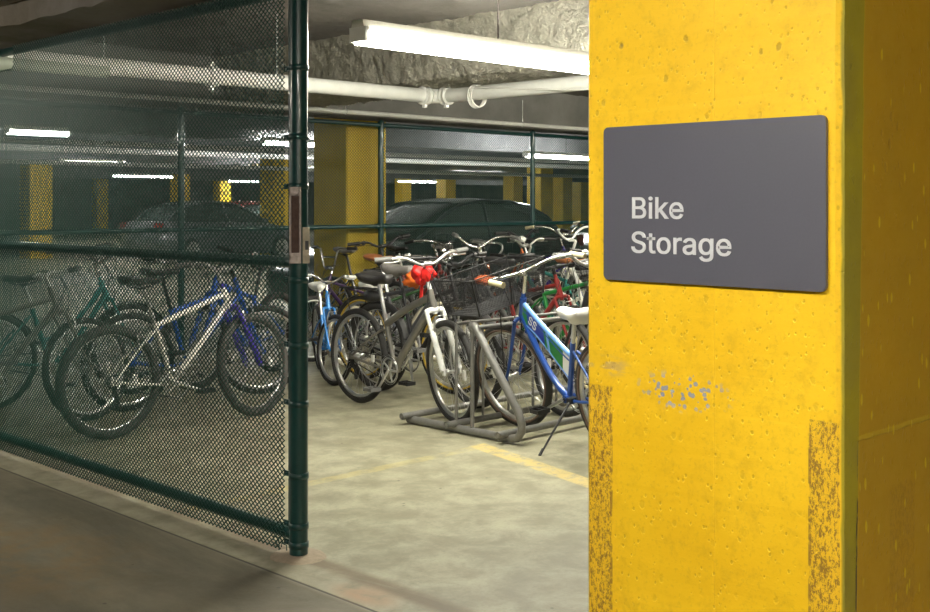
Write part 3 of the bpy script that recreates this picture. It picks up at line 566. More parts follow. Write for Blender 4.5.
# ------------------------------------------------------------------ cars
def car(x,y,rz,m,label,glass=None):
    t=thing('parked_car',label,'car',(x,y,0),(0,0,rz),'cars parked beyond the fence')
    def sec(X,zb,zt,w,wt):
        pts=[(-w*.92,zb),(-w,zb+.12),(-w*1.0,zb+(zt-zb)*.6),(-wt,zt-.03),(-wt*.8,zt),(wt*.8,zt),(wt,zt-.03),(w*1.0,zb+(zt-zb)*.6),(w,zb+.12),(w*.92,zb)]
        return [Vector((X,a,c)) for a,c in pts]
    S=[(2.28,.35,.55,.55,.5),(2.22,.25,.70,.74,.66),(2.0,.2,.80,.86,.74),(1.4,.18,.90,.90,.8),(.85,.18,.98,.91,.84),(0,.18,.99,.92,.86),(-1.1,.18,1.0,.92,.86),(-1.75,.2,1.02,.9,.82),(-2.15,.24,1.0,.84,.74),(-2.3,.35,.85,.7,.62)]
    b=MB(); b.loft([sec(*s) for s in S]); body=obj('body',b,m,t)
    def cab(X,zt,w0,wt,zb=.93): 
        return [Vector((X,a,c)) for a,c in ((-w0,zb),(-(w0+wt)/2-.01,(zb+zt)/2),(-wt,zt-.02),(-wt*.6,zt+.0),(wt*.6,zt+.0),(wt,zt-.02),((w0+wt)/2+.01,(zb+zt)/2),(w0,zb))]
    G=[(1.05,.97,.80,.76),(.75,1.13,.82,.72),(.4,1.33,.84,.66),(.1,1.44,.84,.63),(-.35,1.49,.84,.62),(-.85,1.475,.84,.61),(-1.3,1.40,.83,.6),(-1.65,1.26,.8,.6),(-1.95,1.02,.76,.6)]
    b=MB(); b.loft([cab(*s) for s in G]); obj('window_glass',b,glass or mat('car_glass',(.045,.055,.052),.12,0,.05,0,10,.8),t)
    # roof skin and pillars
    b=MB(); rr=[]
    for X,zt,w0,wt in G[3:7]: rr.append([Vector((X,-wt-.015,zt-.035)),Vector((X,-wt*.6,zt+.012)),Vector((X,wt*.6,zt+.012)),Vector((X,wt+.015,zt-.035))])
    b.loft(rr,closed=False,cap=False); obj('roof',b,m,t)
    b=MB()
    for s in (-1,1):
        b.tube([(X,s*(wt+.012),zt-.02) for X,zt,w0,wt in G],.022,8)
        b.tube([(-.25,s*.84,.95),(-.3,s*.635,1.46)],.022,6)
    obj('roof_rail_trim',b,m,t)
    for (X,s) in ((1.4,1),(1.4,-1),(-1.4,1),(-1.4,-1)):
        b=MB(); b.lathe([(.0,-.1),(.2,-.1),(.30,-.09),(.32,-.06),(.32,.06),(.30,.09),(.2,.1),(0,.1)],(X,s*.82,.32),'y',24); w=obj('wheel',b,RUBBER,t)
        b=MB(); b.lathe([(0,.0),(.19,.0),(.21,.01)] if s>0 else [(0,0),(.19,0),(.21,-.01)],(X,s*.925,.32),'y',18); obj('wheel_cover',b,ALLOY,w)
    for s in (-1,1):
        b=MB(); b.loft([[Vector((X,s*yy,z)) for X,yy,z in ((2.2,.45,.62),(2.2,.45,.72),(2.05,.76,.76),(2.05,.76,.64))],[Vector((X,s*yy,z)) for X,yy,z in ((2.25,.45,.62),(2.24,.45,.72),(2.12,.80,.76),(2.12,.80,.64))]]); obj('headlight',b,CHROME,t)
        b=MB(); b.box((-2.2,s*.68,.9),(.12,.2,.16)); obj('tail_light',b,RED,t)
        b=MB(); b.loft([[Vector((.75+dx,s*(.9+dy),1.0+dz)) for dx,dy,dz in ((0,0,-.05),(0,.16,-.05),(0,.18,.06),(0,.02,.07))],[Vector((.85+dx,s*(.9+dy),1.0+dz)) for dx,dy,dz in ((0,.03,-.03),(0,.14,-.03),(0,.15,.03),(0,.04,.04))]]); obj('wing_mirror',b,m,t)
    return t
car(10.75,11.3,pi,paint('dark_car',(.035,.038,.042),.3),'dark rounded car close behind the fence')
car(16.0,11.5,pi,paint('black_car',(.01,.01,.011),.3),'black car beyond the fence mostly hidden by the sign column')
car(*cam2w(-6.3,29),.1,paint('grey_car',(.16,.17,.18),.4),'dark grey car seen through the gate mesh')
car(*cam2w(-6.6,34),pi*.45,paint('red_car',(.35,.02,.02),.2),'red car seen through the mesh beside the gate post')
car(1.6,13.4,pi/2,paint('green_grey_car',(.10,.16,.15),.3),'dim car at the outer end of the gate mesh')

# ------------------------------------------------------------------ bicycle rack
RX=5.05
def rack(x,y,n,label,loc_len):
    t=thing('bike_rack',label,'bike rack',(x,y,0),(0,0,0),'grid bike racks')
    L=loc_len
    for yy in (-.44,0,.41):
        b=MB(); b.tube([(-.09,yy,.058),(L,yy,.058)],.022,12,cap=False); b.tube([(-.088,yy,.058),(-.07,yy,.058)],.017,12); obj('floor_rail',b,RACK,t)
        
    for s in (0,L):
        pts=[(s,.44,.028),(s,-.46,.028),(s,-.515,.04),(s,-.548,.08),(s,-.55,.125),(s,-.525,.19),(s,-.19,.64),(s,-.16,.68),(s,-.14,.68),(s,-.135,.655)]
        hgt=1
        b=MB(); b.tube(pts,.025,14,up=(1,0,0)); b.tube([(s,.0,.06),(s,.0,.68)],.010,10); b.tube([(s,-.14,.05),(s,-.14,.68)],.013,10); obj('end_frame',b,RACK,t)
    obj('top_rail',MB().tube([(0,-.15,.665),(L,-.15,.665)],.015,12),RACK,t); obj('top_rail',MB().tube([(0,.0,.68),(L,.0,.68)],.011,10),RACK,t)
    q=.24
    while q<L-.05:
        b=MB(); b.tube([(q,.0,.06),(q,.0,.68)],.009,8); obj('slot_bar',b,RACK,t); q+=.24
    return t
rack(RX,5.10,12,'grey tubular steel bike rack in front holding the silver and blue bikes',3.1)
rack(7.62,8.05,12,'grey tubular bike rack farther back near the fence',3.9)

# ------------------------------------------------------------------ bicycles
WR=.34
P0=V(.582,0,.326); AX=V(-.342,0,.94).normalized()
def ax(s): return P0+AX*s
_C={}
def cached(key,fn,m):
    k=(key,m.name)
    if k not in _C:
        me=fn().mesh(str(key)); me.materials.append(m); _C[k]=me
    return _C[k]
def b_tyre(w=.024):
    b=MB(); b.ring((0,0,0),WR-w,w,'y',56,10)
    return b
def b_wall():
    b=MB()
    for s in (-1,1): b.ring((0,s*.0165,0),WR-.036,.009,'y',56,6)
    return b
def b_rim():
    b=MB(); b.lathe([(WR-.062,-.006),(WR-.052,-.013),(WR-.040,-.0135),(WR-.040,.0135),(WR-.052,.013),(WR-.062,.006),(WR-.062,-.006)],(0,0,0),'y',56)
    return b
def b_spk():
    b=MB()
    for k in range(32):
        a=2*pi*k/32; h=a+(1.25 if (k//2)%2 else -1.25)*.9; s=.028 if k%2 else -.028
        b.tube([(.022*cos(h),s,.022*sin(h)),((WR-.06)*cos(a),0,(WR-.06)*sin(a))],.0012,3,cap=False)
    return b
def b_hub():
    b=MB(); b.lathe([(.0,-.062),(.006,-.062),(.006,-.05),(.012,-.048),(.024,-.032),(.024,-.027),(.013,-.022),(.013,.022),(.024,.027),(.024,.032),(.012,.048),(.006,.05),(.006,.062),(0,.062)],(0,0,0),'y',14); return b
def b_refl():
    b=MB(); b.box((.17,.0,.0),(.03,.012,.06)); return b
def wheel(root,loc,sp,M=None):
    T=Matrix.Translation(loc); T = (M@T) if M else T
    w=link('wheel',cached('rim',b_rim,sp['rim']),None,root,T)
    link('tyre',cached('tyre_fat' if sp.get('fat') else 'tyre',(lambda: b_tyre(.030)) if sp.get('fat') else b_tyre,sp['tyre']),None,w)
    link('spokes',cached('spokes',b_spk,SPOKE),None,w); link('hub',cached('hub',b_hub,ALLOY),None,w)
    if sp.get('wall'): link('sidewall',cached('sidewall',b_wall,sp['wall']),None,w)
    if sp.get('refl',1): link('reflector',cached('reflector',b_refl,WHITE),None,w)
    return w
BB=V(0,0,.285); RA=V(-.43,0,WR); FA=V(.62,0,WR); SD=V(-.292,0,.956)
def lerp(a,b,t): return a+(b-a)*t
def bez(p,n=10):
    out=[]
    for i in range(n+1):
        t=i/n; q=[Vector(v) for v in p]
        while len(q)>1: q=[q[k]*(1-t)+q[k+1]*t for k in range(len(q)-1)]
        out.append(q[0])
    return out
def b_frame(kind,sl,r=.017):
    b=MB(); hb=ax(.435); ht=ax(.55); st=BB+SD*sl; Y=(0,1,0)
    b.tube([ax(.425),ax(.565)],.0215,12,up=Y)
    b.tube([BB-V(0,.036,0),BB+V(0,.036,0)],.024,12)
    if kind=='diamond':
        b.tube([lerp(hb,ht,.75),st-SD*.02],r,10,up=Y); b.tube([lerp(hb,ht,.2),BB],r*1.25,10,up=Y)
    elif kind=='comfort':          # sloping shaped tubes
        b.tube(bez([lerp(hb,ht,.7),lerp(ht,st,.5)+V(0,0,.01),st-SD*.02]),[(.019,.025)]*11,10,up=Y)
        b.tube(bez([lerp(hb,ht,.2),lerp(hb,BB,.35)+V(-.06,0,-.01),BB],12),[(.022,.031)]*13,10,up=Y)
    elif kind=='cruiser':
        b.tube(bez([lerp(hb,ht,.15),V(.30,0,.52),V(.14,0,.33),BB],14),[(.018,.023)]*15,10,up=Y)
        b.tube(bez([lerp(hb,ht,.45)+V(-.01,0,0),V(.26,0,.72),V(.05,0,.56),BB+SD*.24],14),.0125,8,up=Y)
    elif kind=='step':
        b.tube(bez([lerp(hb,ht,.8),V(.22,0,.56),V(.05,0,.45),BB+SD*.18],12),r,10,up=Y); b.tube(bez([lerp(hb,ht,.2),V(.2,0,.42),V(.08,0,.3),BB],12),r*1.1,10,up=Y)
    b.tube([BB,st],.0165,10,up=Y)
    for s in (-1,1):
        b.tube(bez([BB+V(-.02,s*.02,0),BB+V(-.15,s*.045,.0),RA+V(0,s*.066,0)],6),.0095,8)
        b.tube(bez([st+V(-.01,s*.012,-.05),lerp(st,RA,.45)+V(0,s*.045,.0),RA+V(0,s*.066,0)],6),.0085,8)
        b.box(RA+V(-.0,s*.066,0),(.05,.006,.04))
    return b
def b_fork(sus):
    b=MB(); c0=ax(.415); fw=AX.cross(V(0,1,0))*-1
    b.tube([ax(.40),ax(.60)],.0145,10,up=(0,1,0))
    b.tube([c0+V(0,-.066,0),c0+V(0,-.04,.012),c0+V(0,.04,.012),c0+V(0,.066,0)],.020 if sus else .014,8)
    for s in (-1,1):
        top=c0+V(0,s*.062,0); axl=FA+V(0,s*.058,0)
        if sus:
            off=axl-(top-AX*.0)
            mid=lerp(top,axl,.42)
            b.tube([top+AX*.02,mid],.0145,10); b.tube([mid+AX*.03,lerp(top,axl,.97)],.0205,10); b.box(axl,(.03,.012,.035))
            b.ring(tuple(ax(.36)),.05,.0,'y',2,3,a0=0,a1=.1) if False else None
        else:
            b.tube(bez([top,lerp(top,axl,.6)+V(-.012,0,0),lerp(top,axl,.85)+V(-.015,0,0),axl],8),[.0125-.0004*k for k in range(9)],8)
            b.box(axl,(.025,.006,.03))
    return b
def b_susarch():
    b=MB(); c0=ax(.345)+V(.035,0,0)
    b.tube(bez([c0+V(0,-.064,-.05),c0+V(.01,-.05,.04),c0+V(.01,.05,.04),c0+V(0,.064,-.05)],8),.011,8); return b
def b_vbrake(front=True):
    b=MB(); c0=(lerp(ax(.415),FA,.2)+V(.03,0,.0)) if front else (lerp(BB+SD*.40,RA,.42)+V(-.02,0,.02))
    for s in (-1,1): b.tube([c0+V(0,s*.045,-.05),c0+V(.012,s*.05,.0),c0+V(.01,s*.038,.055)],.007,6); b.box(c0+V(-.012,s*.028,-.035),(.05,.012,.014))
    b.tube([c0+V(.01,-.038,.055),c0+V(.01,.05,.058)],.003,5); return b
BARS={'riser':[(0,0,0),(0,.05,0),(.0,.10,.025),(-.01,.16,.055),(-.03,.22,.058),(-.075,.34,.058)],
 'flat':[(0,0,0),(0,.15,0),(-.03,.30,0)],
 'cruiser':[(0,0,0),(.015,.07,.015),(.02,.16,.07),(-.01,.24,.11),(-.09,.31,.115),(-.21,.345,.10)],
 'bmx':[(0,0,0),(0,.07,0),(0,.13,.16),(-.02,.17,.20),(-.07,.35,.205)],
 'swept':[(0,0,0),(.05,.05,.0),(.06,.13,.02),(.0,.22,.03),(-.10,.27,.02),(-.20,.285,.0)],
 'low':[(0,0,0),(.01,.08,.005),(.015,.18,.012),(-.03,.28,.03),(-.13,.345,.03),(-.21,.355,.02)],
 'drop':[(0,0,0),(0,.19,0),(.04,.21,0),(.095,.21,-.02),(.105,.21,-.07),(.06,.21,-.125),(-.04,.21,-.13)]}
def smooth(pts,n=4):
    P=[Vector(p) for p in pts]; out=[P[0]]
    for i in range(len(P)-1):
        a=P[i-1] if i>0 else P[i]-(P[i+1]-P[i]); d=P[i+2] if i+2<len(P) else P[i+1]*2-P[i]
        for k in range(1,n+1):
            t=k/n; b_,c_=P[i],P[i+1]
            out.append(.5*((2*b_)+(-a+c_)*t+(2*a-5*b_+4*c_-d)*t*t+(-a+3*b_-3*c_+d)*t**3))
    return out
def barpath(kind,C):
    h=smooth(BARS[kind]); L=[V(p.x,-p.y,p.z) for p in h[:0:-1]]
    return [C+p for p in L+h]
def b_bar(kind,C):
    b=MB(); p=barpath(kind,C); b.tube(p,.0115,8)
    if kind=='bmx': b.tube([C+V(0,-.105,.11),C+V(0,.105,.11)],.009,8)
    return b
def b_stem(s1,C):
    b=MB(); b.tube([ax(.56),ax(s1)],.014,10,up=(0,1,0)); b.tube([ax(s1),C],.0155,10,up=(0,1,0)); b.tube([C-V(0,.025,0),C+V(0,.025,0)],.02,10); return b
def b_grip(kind,C,s,ln=.115):
    p=barpath(kind,C); e=p[-1] if s>0 else p[0]; q=p[-3] if s>0 else p[2]
    if kind=='drop': ln=.2
    d=(q-e).normalized(); pts=[e-d*.004+d*ln*k/6 for k in range(7)]
    b=MB(); b.tube(pts,[.019,.0175,.018,.0175,.018,.0175,.019],10); return b
def b_lever(kind,C,s):
    p=barpath(kind,C); e=p[-1] if s>0 else p[0]; q=p[-3] if s>0 else p[2]; d=(q-e).normalized()
    a=e+d*.15; b=MB(); b.tube([a-d*.015,a+d*.02],.019,8)
    f=V(.04,0,-.02)
    b.tube([a+V(.01,0,-.01),a+f*.9,a+f-d*.04,a+f*1.0-d*.11],[.009,.008,.006,.006],6); return b
def b_cables(C):
    b=MB()
    b.tube(bez([C+V(.0,-.17,.03),C+V(.17,-.06,.02),C+V(.12,.0,-.08),ax(.50)+V(.035,.02,0)],12),.0028,5)
    b.tube(bez([C+V(.0,.17,.03),C+V(.15,.08,.04),C+V(.15,.0,-.14),ax(.40)+V(.05,.0,0)],12),.0028,5)
    b.tube(bez([C+V(.0,.16,.03),C+V(.10,.0,.05),C+V(.10,-.06,-.12),ax(.48)+V(-.05,-.02,-.06)],12),.0028,5); return b
def b_saddle(w=.08,L=.27,puffy=False):
    b=MB(); st=[(.135,.30),(.12,.38),(.08,.40),(.03,.48),(-.02,.68),(-.06,.88),(-.095,1.),(-.12,.93),(-.135,.7)]
    rings=[]
    for X,f in st:
        hw=w*f; X2=X*L/.27; top=.0+(.01 if X<-.05 else 0)+.006*(X/.13)**2; th=.062 if puffy else .032
        dn=th*(1.2 if X<0 else .9)
        rings.append([V(X2,hw*cos(a), top+(.015*sin(a)*(1-.0) if sin(a)>0 else dn*sin(a))) for a in [2*pi*k/14 for k in range(14)]])
    b.loft(rings); return b
def b_rails():
    b=MB()
    for s in (-1,1): b.tube([(.11,s*.012,-.02),(.05,s*.022,-.045),(-.05,s*.022,-.045),(-.11,s*.035,-.015)],.0035,6)
    b.box((-.0,0,-.048),(.04,.04,.02)); return b
def b_crank(ring=True):
    b=MB(); b.tube([BB+V(0,-.055,0),BB+V(0,.055,0)],.011,10)
    return b
def b_chainring():
    b=MB(); c=tuple(BB+V(0,-.046,0)); b.lathe([(.078,-.002),(.092,-.002),(.092,.002),(.078,.002),(.078,-.002)],c,'y',32)
    for k in range(5):
        a=2*pi*k/5; b.tube([BB+V(0,-.046,0),BB+V(.08*cos(a),-.046,.08*sin(a))],[.010,.006],6)
    b.lathe([(.098,-.007),(.100,-.006),(.100,-.004),(.098,-.003)],c,'y',32); return b
def b_arm(s,ang):
    d=V(cos(ang),0,sin(ang)); b=MB(); a=BB+V(0,s*.058,0); b.tube([a-d*.01,a+d*.175+V(0,s*.008,0)],[(.012,.009),(.0095,.007)],8); return b
def b_pedal(s,ang):
    d=V(cos(ang),0,sin(ang)); c=BB+d*.17+V(0,s*.12,0); b=MB()
    b.tube([c-V(0,s*.05,0),c+V(0,s*.04,0)],.006,6)
    for x in (-.042,.042): b.box(c+V(x,0,0),(.010,.085,.026))
    for y in (-.04,0,.04): b.box(c+V(0,y,0),(.09,.009,.022))
    return b
def b_chain():
    b=MB(); c1=BB+V(0,-.046,0); c2=RA+V(0,-.046,0); P=[]
    for k in range(9): a=-pi/2+pi*k/8; P.append(c1+V(.09*cos(a),0,.09*sin(a)))
    for k in range(7): a=pi/2+pi*k/6; P.append(c2+V(.038*cos(a),0,.038*sin(a)))
    b.tube(P,(.004,.004),4,closed=True,up=(0,1,0)); return b
def b_cassette():
    b=MB()
    for k in range(6): b.lathe([(0,-.001),(.052-.005*k,-.001),(.052-.005*k,.001),(0,.001)],tuple(RA+V(0,-.030-.004*k,0)),'y',18)
    return b
def b_derail():
    b=MB(); c=RA+V(0,-.058,0); b.box(c+V(.0,0,-.05),(.02,.02,.06)); b.tube([c+V(.01,.01,-.07),c+V(.03,.01,-.15)],.008,6)
    for q in (-.075,-.145): b.lathe([(0,-.004),(.02,-.004),(.02,.004),(0,.004)],tuple(c+V(.01-(q+.075)*.25,.012,q)),'y',12)
    return b
def b_fender(front):
    b=MB(); c=FA if front else RA; R=WR+.018; a0,a1=(R_(20),R_(150)) if front else (R_(15),R_(190))
    n=16; rings=[]
    for k in range(n+1):
        a=a0+(a1-a0)*k/n
        rings.append([c+V((R-abs(q)*.35)*cos(a),q,(R-abs(q)*.35)*sin(a)) for q in (-.032,-.022,0,.022,.032)])
    b.loft(rings,closed=False,cap=False)
    for a in (a0+.15,a1-.15):
        for s in (-1,1): b.tube([c+V(0,s*.065,0),c+V((R-.01)*cos(a),s*.03,(R-.01)*sin(a))],.0022,5)
    return b
def b_kick(): 
    b=MB(); a=BB+V(-.09,.05,-.01); b.tube([a,a+V(.0,.17,-.30)],[.009,.007],8); b.box(a+V(.0,-.02,.01),(.04,.05,.03)); return b
def b_kick2():      # straight leg reaching forward-left, foot on the floor once the bike leans
    b=MB(); a=BB+V(-.07,.05,-.005); b.tube([a,a+V(-.06,.26,-.215)],[.008,.006],8); b.tube([a+V(-.055,.25,-.205),a+V(-.067,.285,-.232)],.009,8); b.box(a+V(.0,-.02,.01),(.05,.05,.03)); return b
def b_carrier():
    b=MB(); z=WR*2+.06
    for y in (-.055,0,.055): b.tube([(-.66,y,z),(-.22,y,z)],.005,6)
    for x in (-.66,-.5,-.35,-.22): b.tube([(x,-.055,z),(x,.055,z)],.005,6)
    for s in (-1,1): b.tube([(-.60,s*.055,z),RA+V(0,s*.07,.02),(-.3,s*.055,z)],.005,6)
    return b
def b_basket(w0,w1,d0,d1,h,n=9,m=6,fine=.0018,frame=.004,C=V(0,0,0)):
    """wire basket: floor w0 x d0, rim w1 x d1, starts at C going +x"""
    b=MB()
    def P(u,v,k):   # u along width -1..1, v along depth 0..1, k height 0..1
        w=(w0+(w1-w0)*k)/2; d=d0+(d1-d0)*k; return C+V((v-.5)*d+d1/2,u*w,h*k)
    rim=[P(-1,0,1),P(1,0,1),P(1,1,1),P(-1,1,1)]; b.tube(rim,frame,6,closed=True)
    fl=[P(-1,0,0),P(1,0,0),P(1,1,0),P(-1,1,0)]; b.tube(fl,frame*.8,6,closed=True)
    for i in range(n+1):
        u=-1+2*i/n; b.tube([P(u,0,1),P(u,0,0),P(u,1,0),P(u,1,1)],fine,4,cap=False)
    for i in range(m+1):
        v=i/m; b.tube([P(-1,v,1),P(-1,v,0)],fine,4,cap=False); b.tube([P(1,v,1),P(1,v,0)],fine,4,cap=False)
    for k in [j/m for j in range(1,m)]:
        b.tube([P(-1,0,k),P(1,0,k),P(1,1,k),P(-1,1,k)],fine,4,closed=True)
    for j in range(1,m*2): b.tube([P(-1,j/(m*2),0),P(1,j/(m*2),0)],fine,4,cap=False)
    return b
def b_meshbasket(C):
    b=MB(); w0,w1,d0,d1,h=.56,.64,.30,.36,.23
    def P(u,v,k):
        w=(w0+(w1-w0)*k)/2; d=d0+(d1-d0)*k; return C+V((v-.5)*d+d1/2,u*w,h*k)
    b.tube([P(-1,0,1),P(1,0,1),P(1,1,1),P(-1,1,1)],.0045,6,closed=True); b.tube([P(-1,0,0),P(1,0,0),P(1,1,0),P(-1,1,0)],.0035,6,closed=True)
    fw=.0015
    N=46
    for i in range(N+1):
        u=-1+2*i/N; b.tube([P(u,0,1),P(u,0,0)],fw,3,cap=False); b.tube([P(u,1,1),P(u,1,0)],fw,3,cap=False)
    for i in range(29):
        v=i/28; b.tube([P(-1,v,1),P(-1,v,0)],fw,3,cap=False); b.tube([P(1,v,1),P(1,v,0)],fw,3,cap=False)
    for j in range(1,20): b.tube([P(-1,0,j/20),P(1,0,j/20),P(1,1,j/20),P(-1,1,j/20)],fw,3,closed=True)
    for j in range(1,13): b.tube([P(-1,j/13,0),P(1,j/13,0)],.0042,5,cap=False)
    for j in range(1,5): b.tube([P(-1+.4*j,0,0),P(-1+.4*j,1,0)],.0035,5,cap=False)
    for (u,v) in ((-1,.0),(-1,1),(1,0),(1,1),(0,1),(-1,.5),(0,0)): b.tube([P(u,v,1),P(u,v,0)],.006,5)
    return b

BIKE_N=0
def bike(label,F,head,steer=0,lean=0,scale=1.,paintm=BLK,kind='diamond',sl=.42,bar='riser',s1=.64,reach=.06,barm=BLACKM,gripm=BLACKP,
         saddle=SADBLK,sz=.92,sw=.08,puffy=False,forkm=None,sus=False,fender=None,kick=None,basket=None,basketm=BLACKM,carrier=False,crank=R_(-60),
         rim=ALLOY,tyre=RUBBER,wall=None,fat=False,levers=True,light=False,bell=False,full=True,group='bicycles in the storage cage'):
    h=R_(head); sp=dict(rim=rim,tyre=tyre,wall=wall,fat=fat)
    loc=(F[0]-.62*scale*cos(h),F[1]-.62*scale*sin(h),0)
    t=thing('bicycle',label,'bicycle',loc,(R_(lean),0,h),group)
    t.scale=(scale,)*3
    S=Matrix.Translation(P0)@Matrix.Rotation(R_(steer),4,AX)@Matrix.Translation(-P0)
    C=ax(s1)+V(reach,0,.012)
    fr=link('frame',cached(('frame',kind,sl),lambda:b_frame(kind,sl),paintm),None,t)
    link('fork',cached(('fork',sus),lambda:b_fork(sus),forkm or paintm),None,t,S)
    if sus: link('fork_arch',cached('arch',b_susarch,forkm or paintm),None,t,S)
    wheel(t,RA,sp); wheel(t,FA,sp,S)
    link('handlebar',cached(('bar',bar,s1,reach),lambda:b_bar(bar,C),barm),None,t,S)
    link('stem',cached(('stem',s1,reach),lambda:b_stem(s1,C),barm),None,t,S)
    for s in (-1,1):
        link('grip',cached(('grip',bar,s1,reach,s),lambda:b_grip(bar,C,s),gripm),None,t,S)
        if levers and bar!='drop': link('brake_lever',cached(('lever',bar,s1,reach,s),lambda:b_lever(bar,C,s),ALLOY if barm is not BLACKM else BLACKM),None,t,S)
    link('brake_cables',cached(('cable',s1,reach),lambda:b_cables(C),BLACKP),None,t,S)
    q=(sz-.05-BB.z)/SD.z; top=BB+SD*q
    link('seat_post',cached(('post',sl,sz),lambda:MB().tube([BB+SD*(sl-.03),top],.0135,10,up=(0,1,0)),ALLOY if barm is not BLACKM else BLACKM),None,t)
    sd=link('saddle',cached(('saddle',sw,puffy),lambda:b_saddle(sw,.27,puffy),saddle),None,t,Matrix.Translation(top+V(-.015,0,.055)))
    link('saddle_rails',cached('rails',b_rails,BLACKM),None,sd)
    cr=link('crank_axle',cached('axle',b_crank,BLACKM),None,t)
    cs=link('chainring',cached('chainring',b_chainring,ALLOY),None,t)
    for s,a in ((-1,crank),(1,crank+pi)):
        link('crank_arm',cached(('arm',s,round(a,2)),lambda:b_arm(s,a),ALLOY),None,t)
        link('pedal',cached(('pedal',s,round(a,2)),lambda:b_pedal(s,a),BLACKP if paintm is not SILV else GREYP),None,t)
    link('chain',cached('chain',b_chain,BLACKM),None,t)
    if full: link('cassette',cached('cassette',b_cassette,ALLOY),None,t); link('derailleur',cached('derail',b_derail,BLACKM),None,t)
    if levers: link('rim_brake',cached('vb1',lambda:b_vbrake(True),ALLOY),None,t,S); link('rim_brake',cached('vb2',lambda:b_vbrake(False),ALLOY),None,t)
    if fender:
        link('fender',cached('fend1',lambda:b_fender(True),fender),None,t,S); link('fender',cached('fend2',lambda:b_fender(False),fender),None,t)
    if kick=='a': link('kickstand',cached('kick',b_kick,BLACKM),None,t)
    if kick=='b': link('kickstand',cached('kick2',b_kick2,BLACKM),None,t)
    if carrier: link('luggage_carrier',cached('carrier',b_carrier,BLACKM),None,t)
    if basket=='mesh':
        link('basket',cached(('mbasket',),lambda:b_meshbasket(ax(.55)+V(.075,0,-.03)),basketm),None,t,S)
        link('basket_strut',cached(('mstrut',),lambda:(MB().tube([ax(.50)+V(.1,.1,0),FA+V(0,.068,.02)],.004,6).tube([ax(.50)+V(.1,-.1,0),FA+V(0,-.068,.02)],.004,6)),BLACKM),None,t,S)
    if basket=='wire': link('basket',cached(('wbasket',),lambda:b_basket(.30,.36,.22,.27,.22,C=ax(.52)+V(.06,0,0)),basketm),None,t,S)
    if light:
        def fl():
            b=MB(); c=C+V(.05,.0,.06); b.lathe([(0,-.04),(.02,-.035),(.032,0),(.034,.02),(.0,.026)],c,'x',14); b.tube([c,C],.006,6); return b
        link('front_lamp',cached(('fl',s1,reach),fl,light),None,t,S)
    if bell: link('bell',cached(('bell',bar,s1,reach),lambda:MB().lathe([(.024,0),(.022,.012),(.012,.022),(0,.025)],tuple(C+V(-.01,.13,.07)),'z',14),CHROME),None,t,S)
    return t,S,C,sd

# ---- the silver comfort bike
ts,Ss,Cs,sds=bike('silver grey comfort bike with white front fork in the front rack',(5.235,5.315),-94.5,-13,0.5,1.0,SILV,'comfort',.34,'riser',.735,.045,ALLOY,GREYP,
   SADBLK,.915,.11,True,forkm=WHITEP,sus=True,crank=R_(-128),rim=ALLOY,tyre=RUBBER,bell=True)
# saddle bag under its seat
def b_sbag():
    b=MB(); rings=[]
    for x,hw,hh in ((-.10,.02,.03),(-.09,.04,.045),(-.03,.045,.045),(.04,.03,.03),(.06,.01,.012)): rings.append([V(x,hw*cos(a),hh*sin(a)) for a in [2*pi*k/10 for k in range(10)]])
    b.loft(rings); return b
bg=obj('saddle_bag',b_sbag(),BLACKP); bg.matrix_world=Matrix.Translation((5.31,6.17,.775))@Matrix.Rotation(R_(-94),4,'Z'); tag(bg,'small black bag hanging under the saddle of the silver bike','bag')
# ---- the blue cruiser
tb,Sb,Cb,sdb=bike('royal blue and green cruiser bike with white saddle in the front rack',(5.455,4.93),73.8,13,-8,1.0,BLUE,'cruiser',.36,'low',.72,.03,CHROME,CREAM,
   WHITE,.81,.115,True,kick='b',basket='mesh',basketm=BLACKM,crank=R_(155),rim=ALLOY,tyre=RUBBER,wall=TANW,levers=False,full=False,fat=False,bell=False)
# fat decorated top tube of the cruiser
NT_=20
tpA=bez([lerp(ax(.435),ax(.55),.85),V(.17,0,.67),BB+SD*.27],NT_)
tpB=bez([ax(.41)+V(-.005,0,0),V(.27,0,.665),V(.09,0,.49),BB+SD*.13],NT_)
tank=obj('top_tube',MB().tube(tpA,[(.014,.017)]*(NT_+1),10,up=(0,1,0)),LBLUE,tb); tank['label']='light blue straight top tube'
lo_=obj('lower_tube',MB().tube(tpB,[(.012,.012)]*(NT_+1),10,up=(0,1,0)),LBLUE,tb); lo_['label']='light blue curved lower tube'
def tank_piece(i0,i1,v0,v1,name,m,sk=0,w=.010):
    b=MB(); rings=[]
    for i in range(i0,i1+1):
        a,c=tpA[i],tpB[max(0,min(NT_,i))]; p=lerp(a,c,v0); q=lerp(tpA[max(0,min(NT_,i+sk))],tpB[max(0,min(NT_,i+sk))],v1)
        rings.append([p+V(0,-w,0),p+V(0,w,0),q+V(0,w,0),q+V(0,-w,0)])
    b.loft(rings,smooth=False); return obj(name,b,m,tank)
tank_piece(0,11,0,1,'blue_panel',paint('deep_blue',(.012,.04,.36))); tank_piece(11,17,0,1,'green_panel',GRN); tank_piece(17,NT_,0,1,'cream_panel',WHITEP)
tank_piece(0,2,.1,.95,'head_panel',GRN,1,.0108); tank_piece(9,10,.0,1,'green_stripe',GRN,1,.0108); tank_piece(10,11,.0,1,'light_stripe',LBLUE,1,.0112)
me=text_mesh('SS',.105,.0012,.0006)
T=(tpA[8]-tpA[3]).normalized(); N=V(0,1,0).cross(T); N=N if N.z>0 else -N
xa=T.copy(); ya=N.copy(); za=xa.cross(ya)
M=Matrix.Identity(4)
for i in range(3): M[i][0]=xa[i]; M[i][1]=ya[i]; M[i][2]=za[i]
M.translation=lerp(tpA[3],tpB[3],.72)+V(0,.0125,0)
lt=link('frame_lettering',me,WHITEP,tank,M); lt['label']='white letters SS'
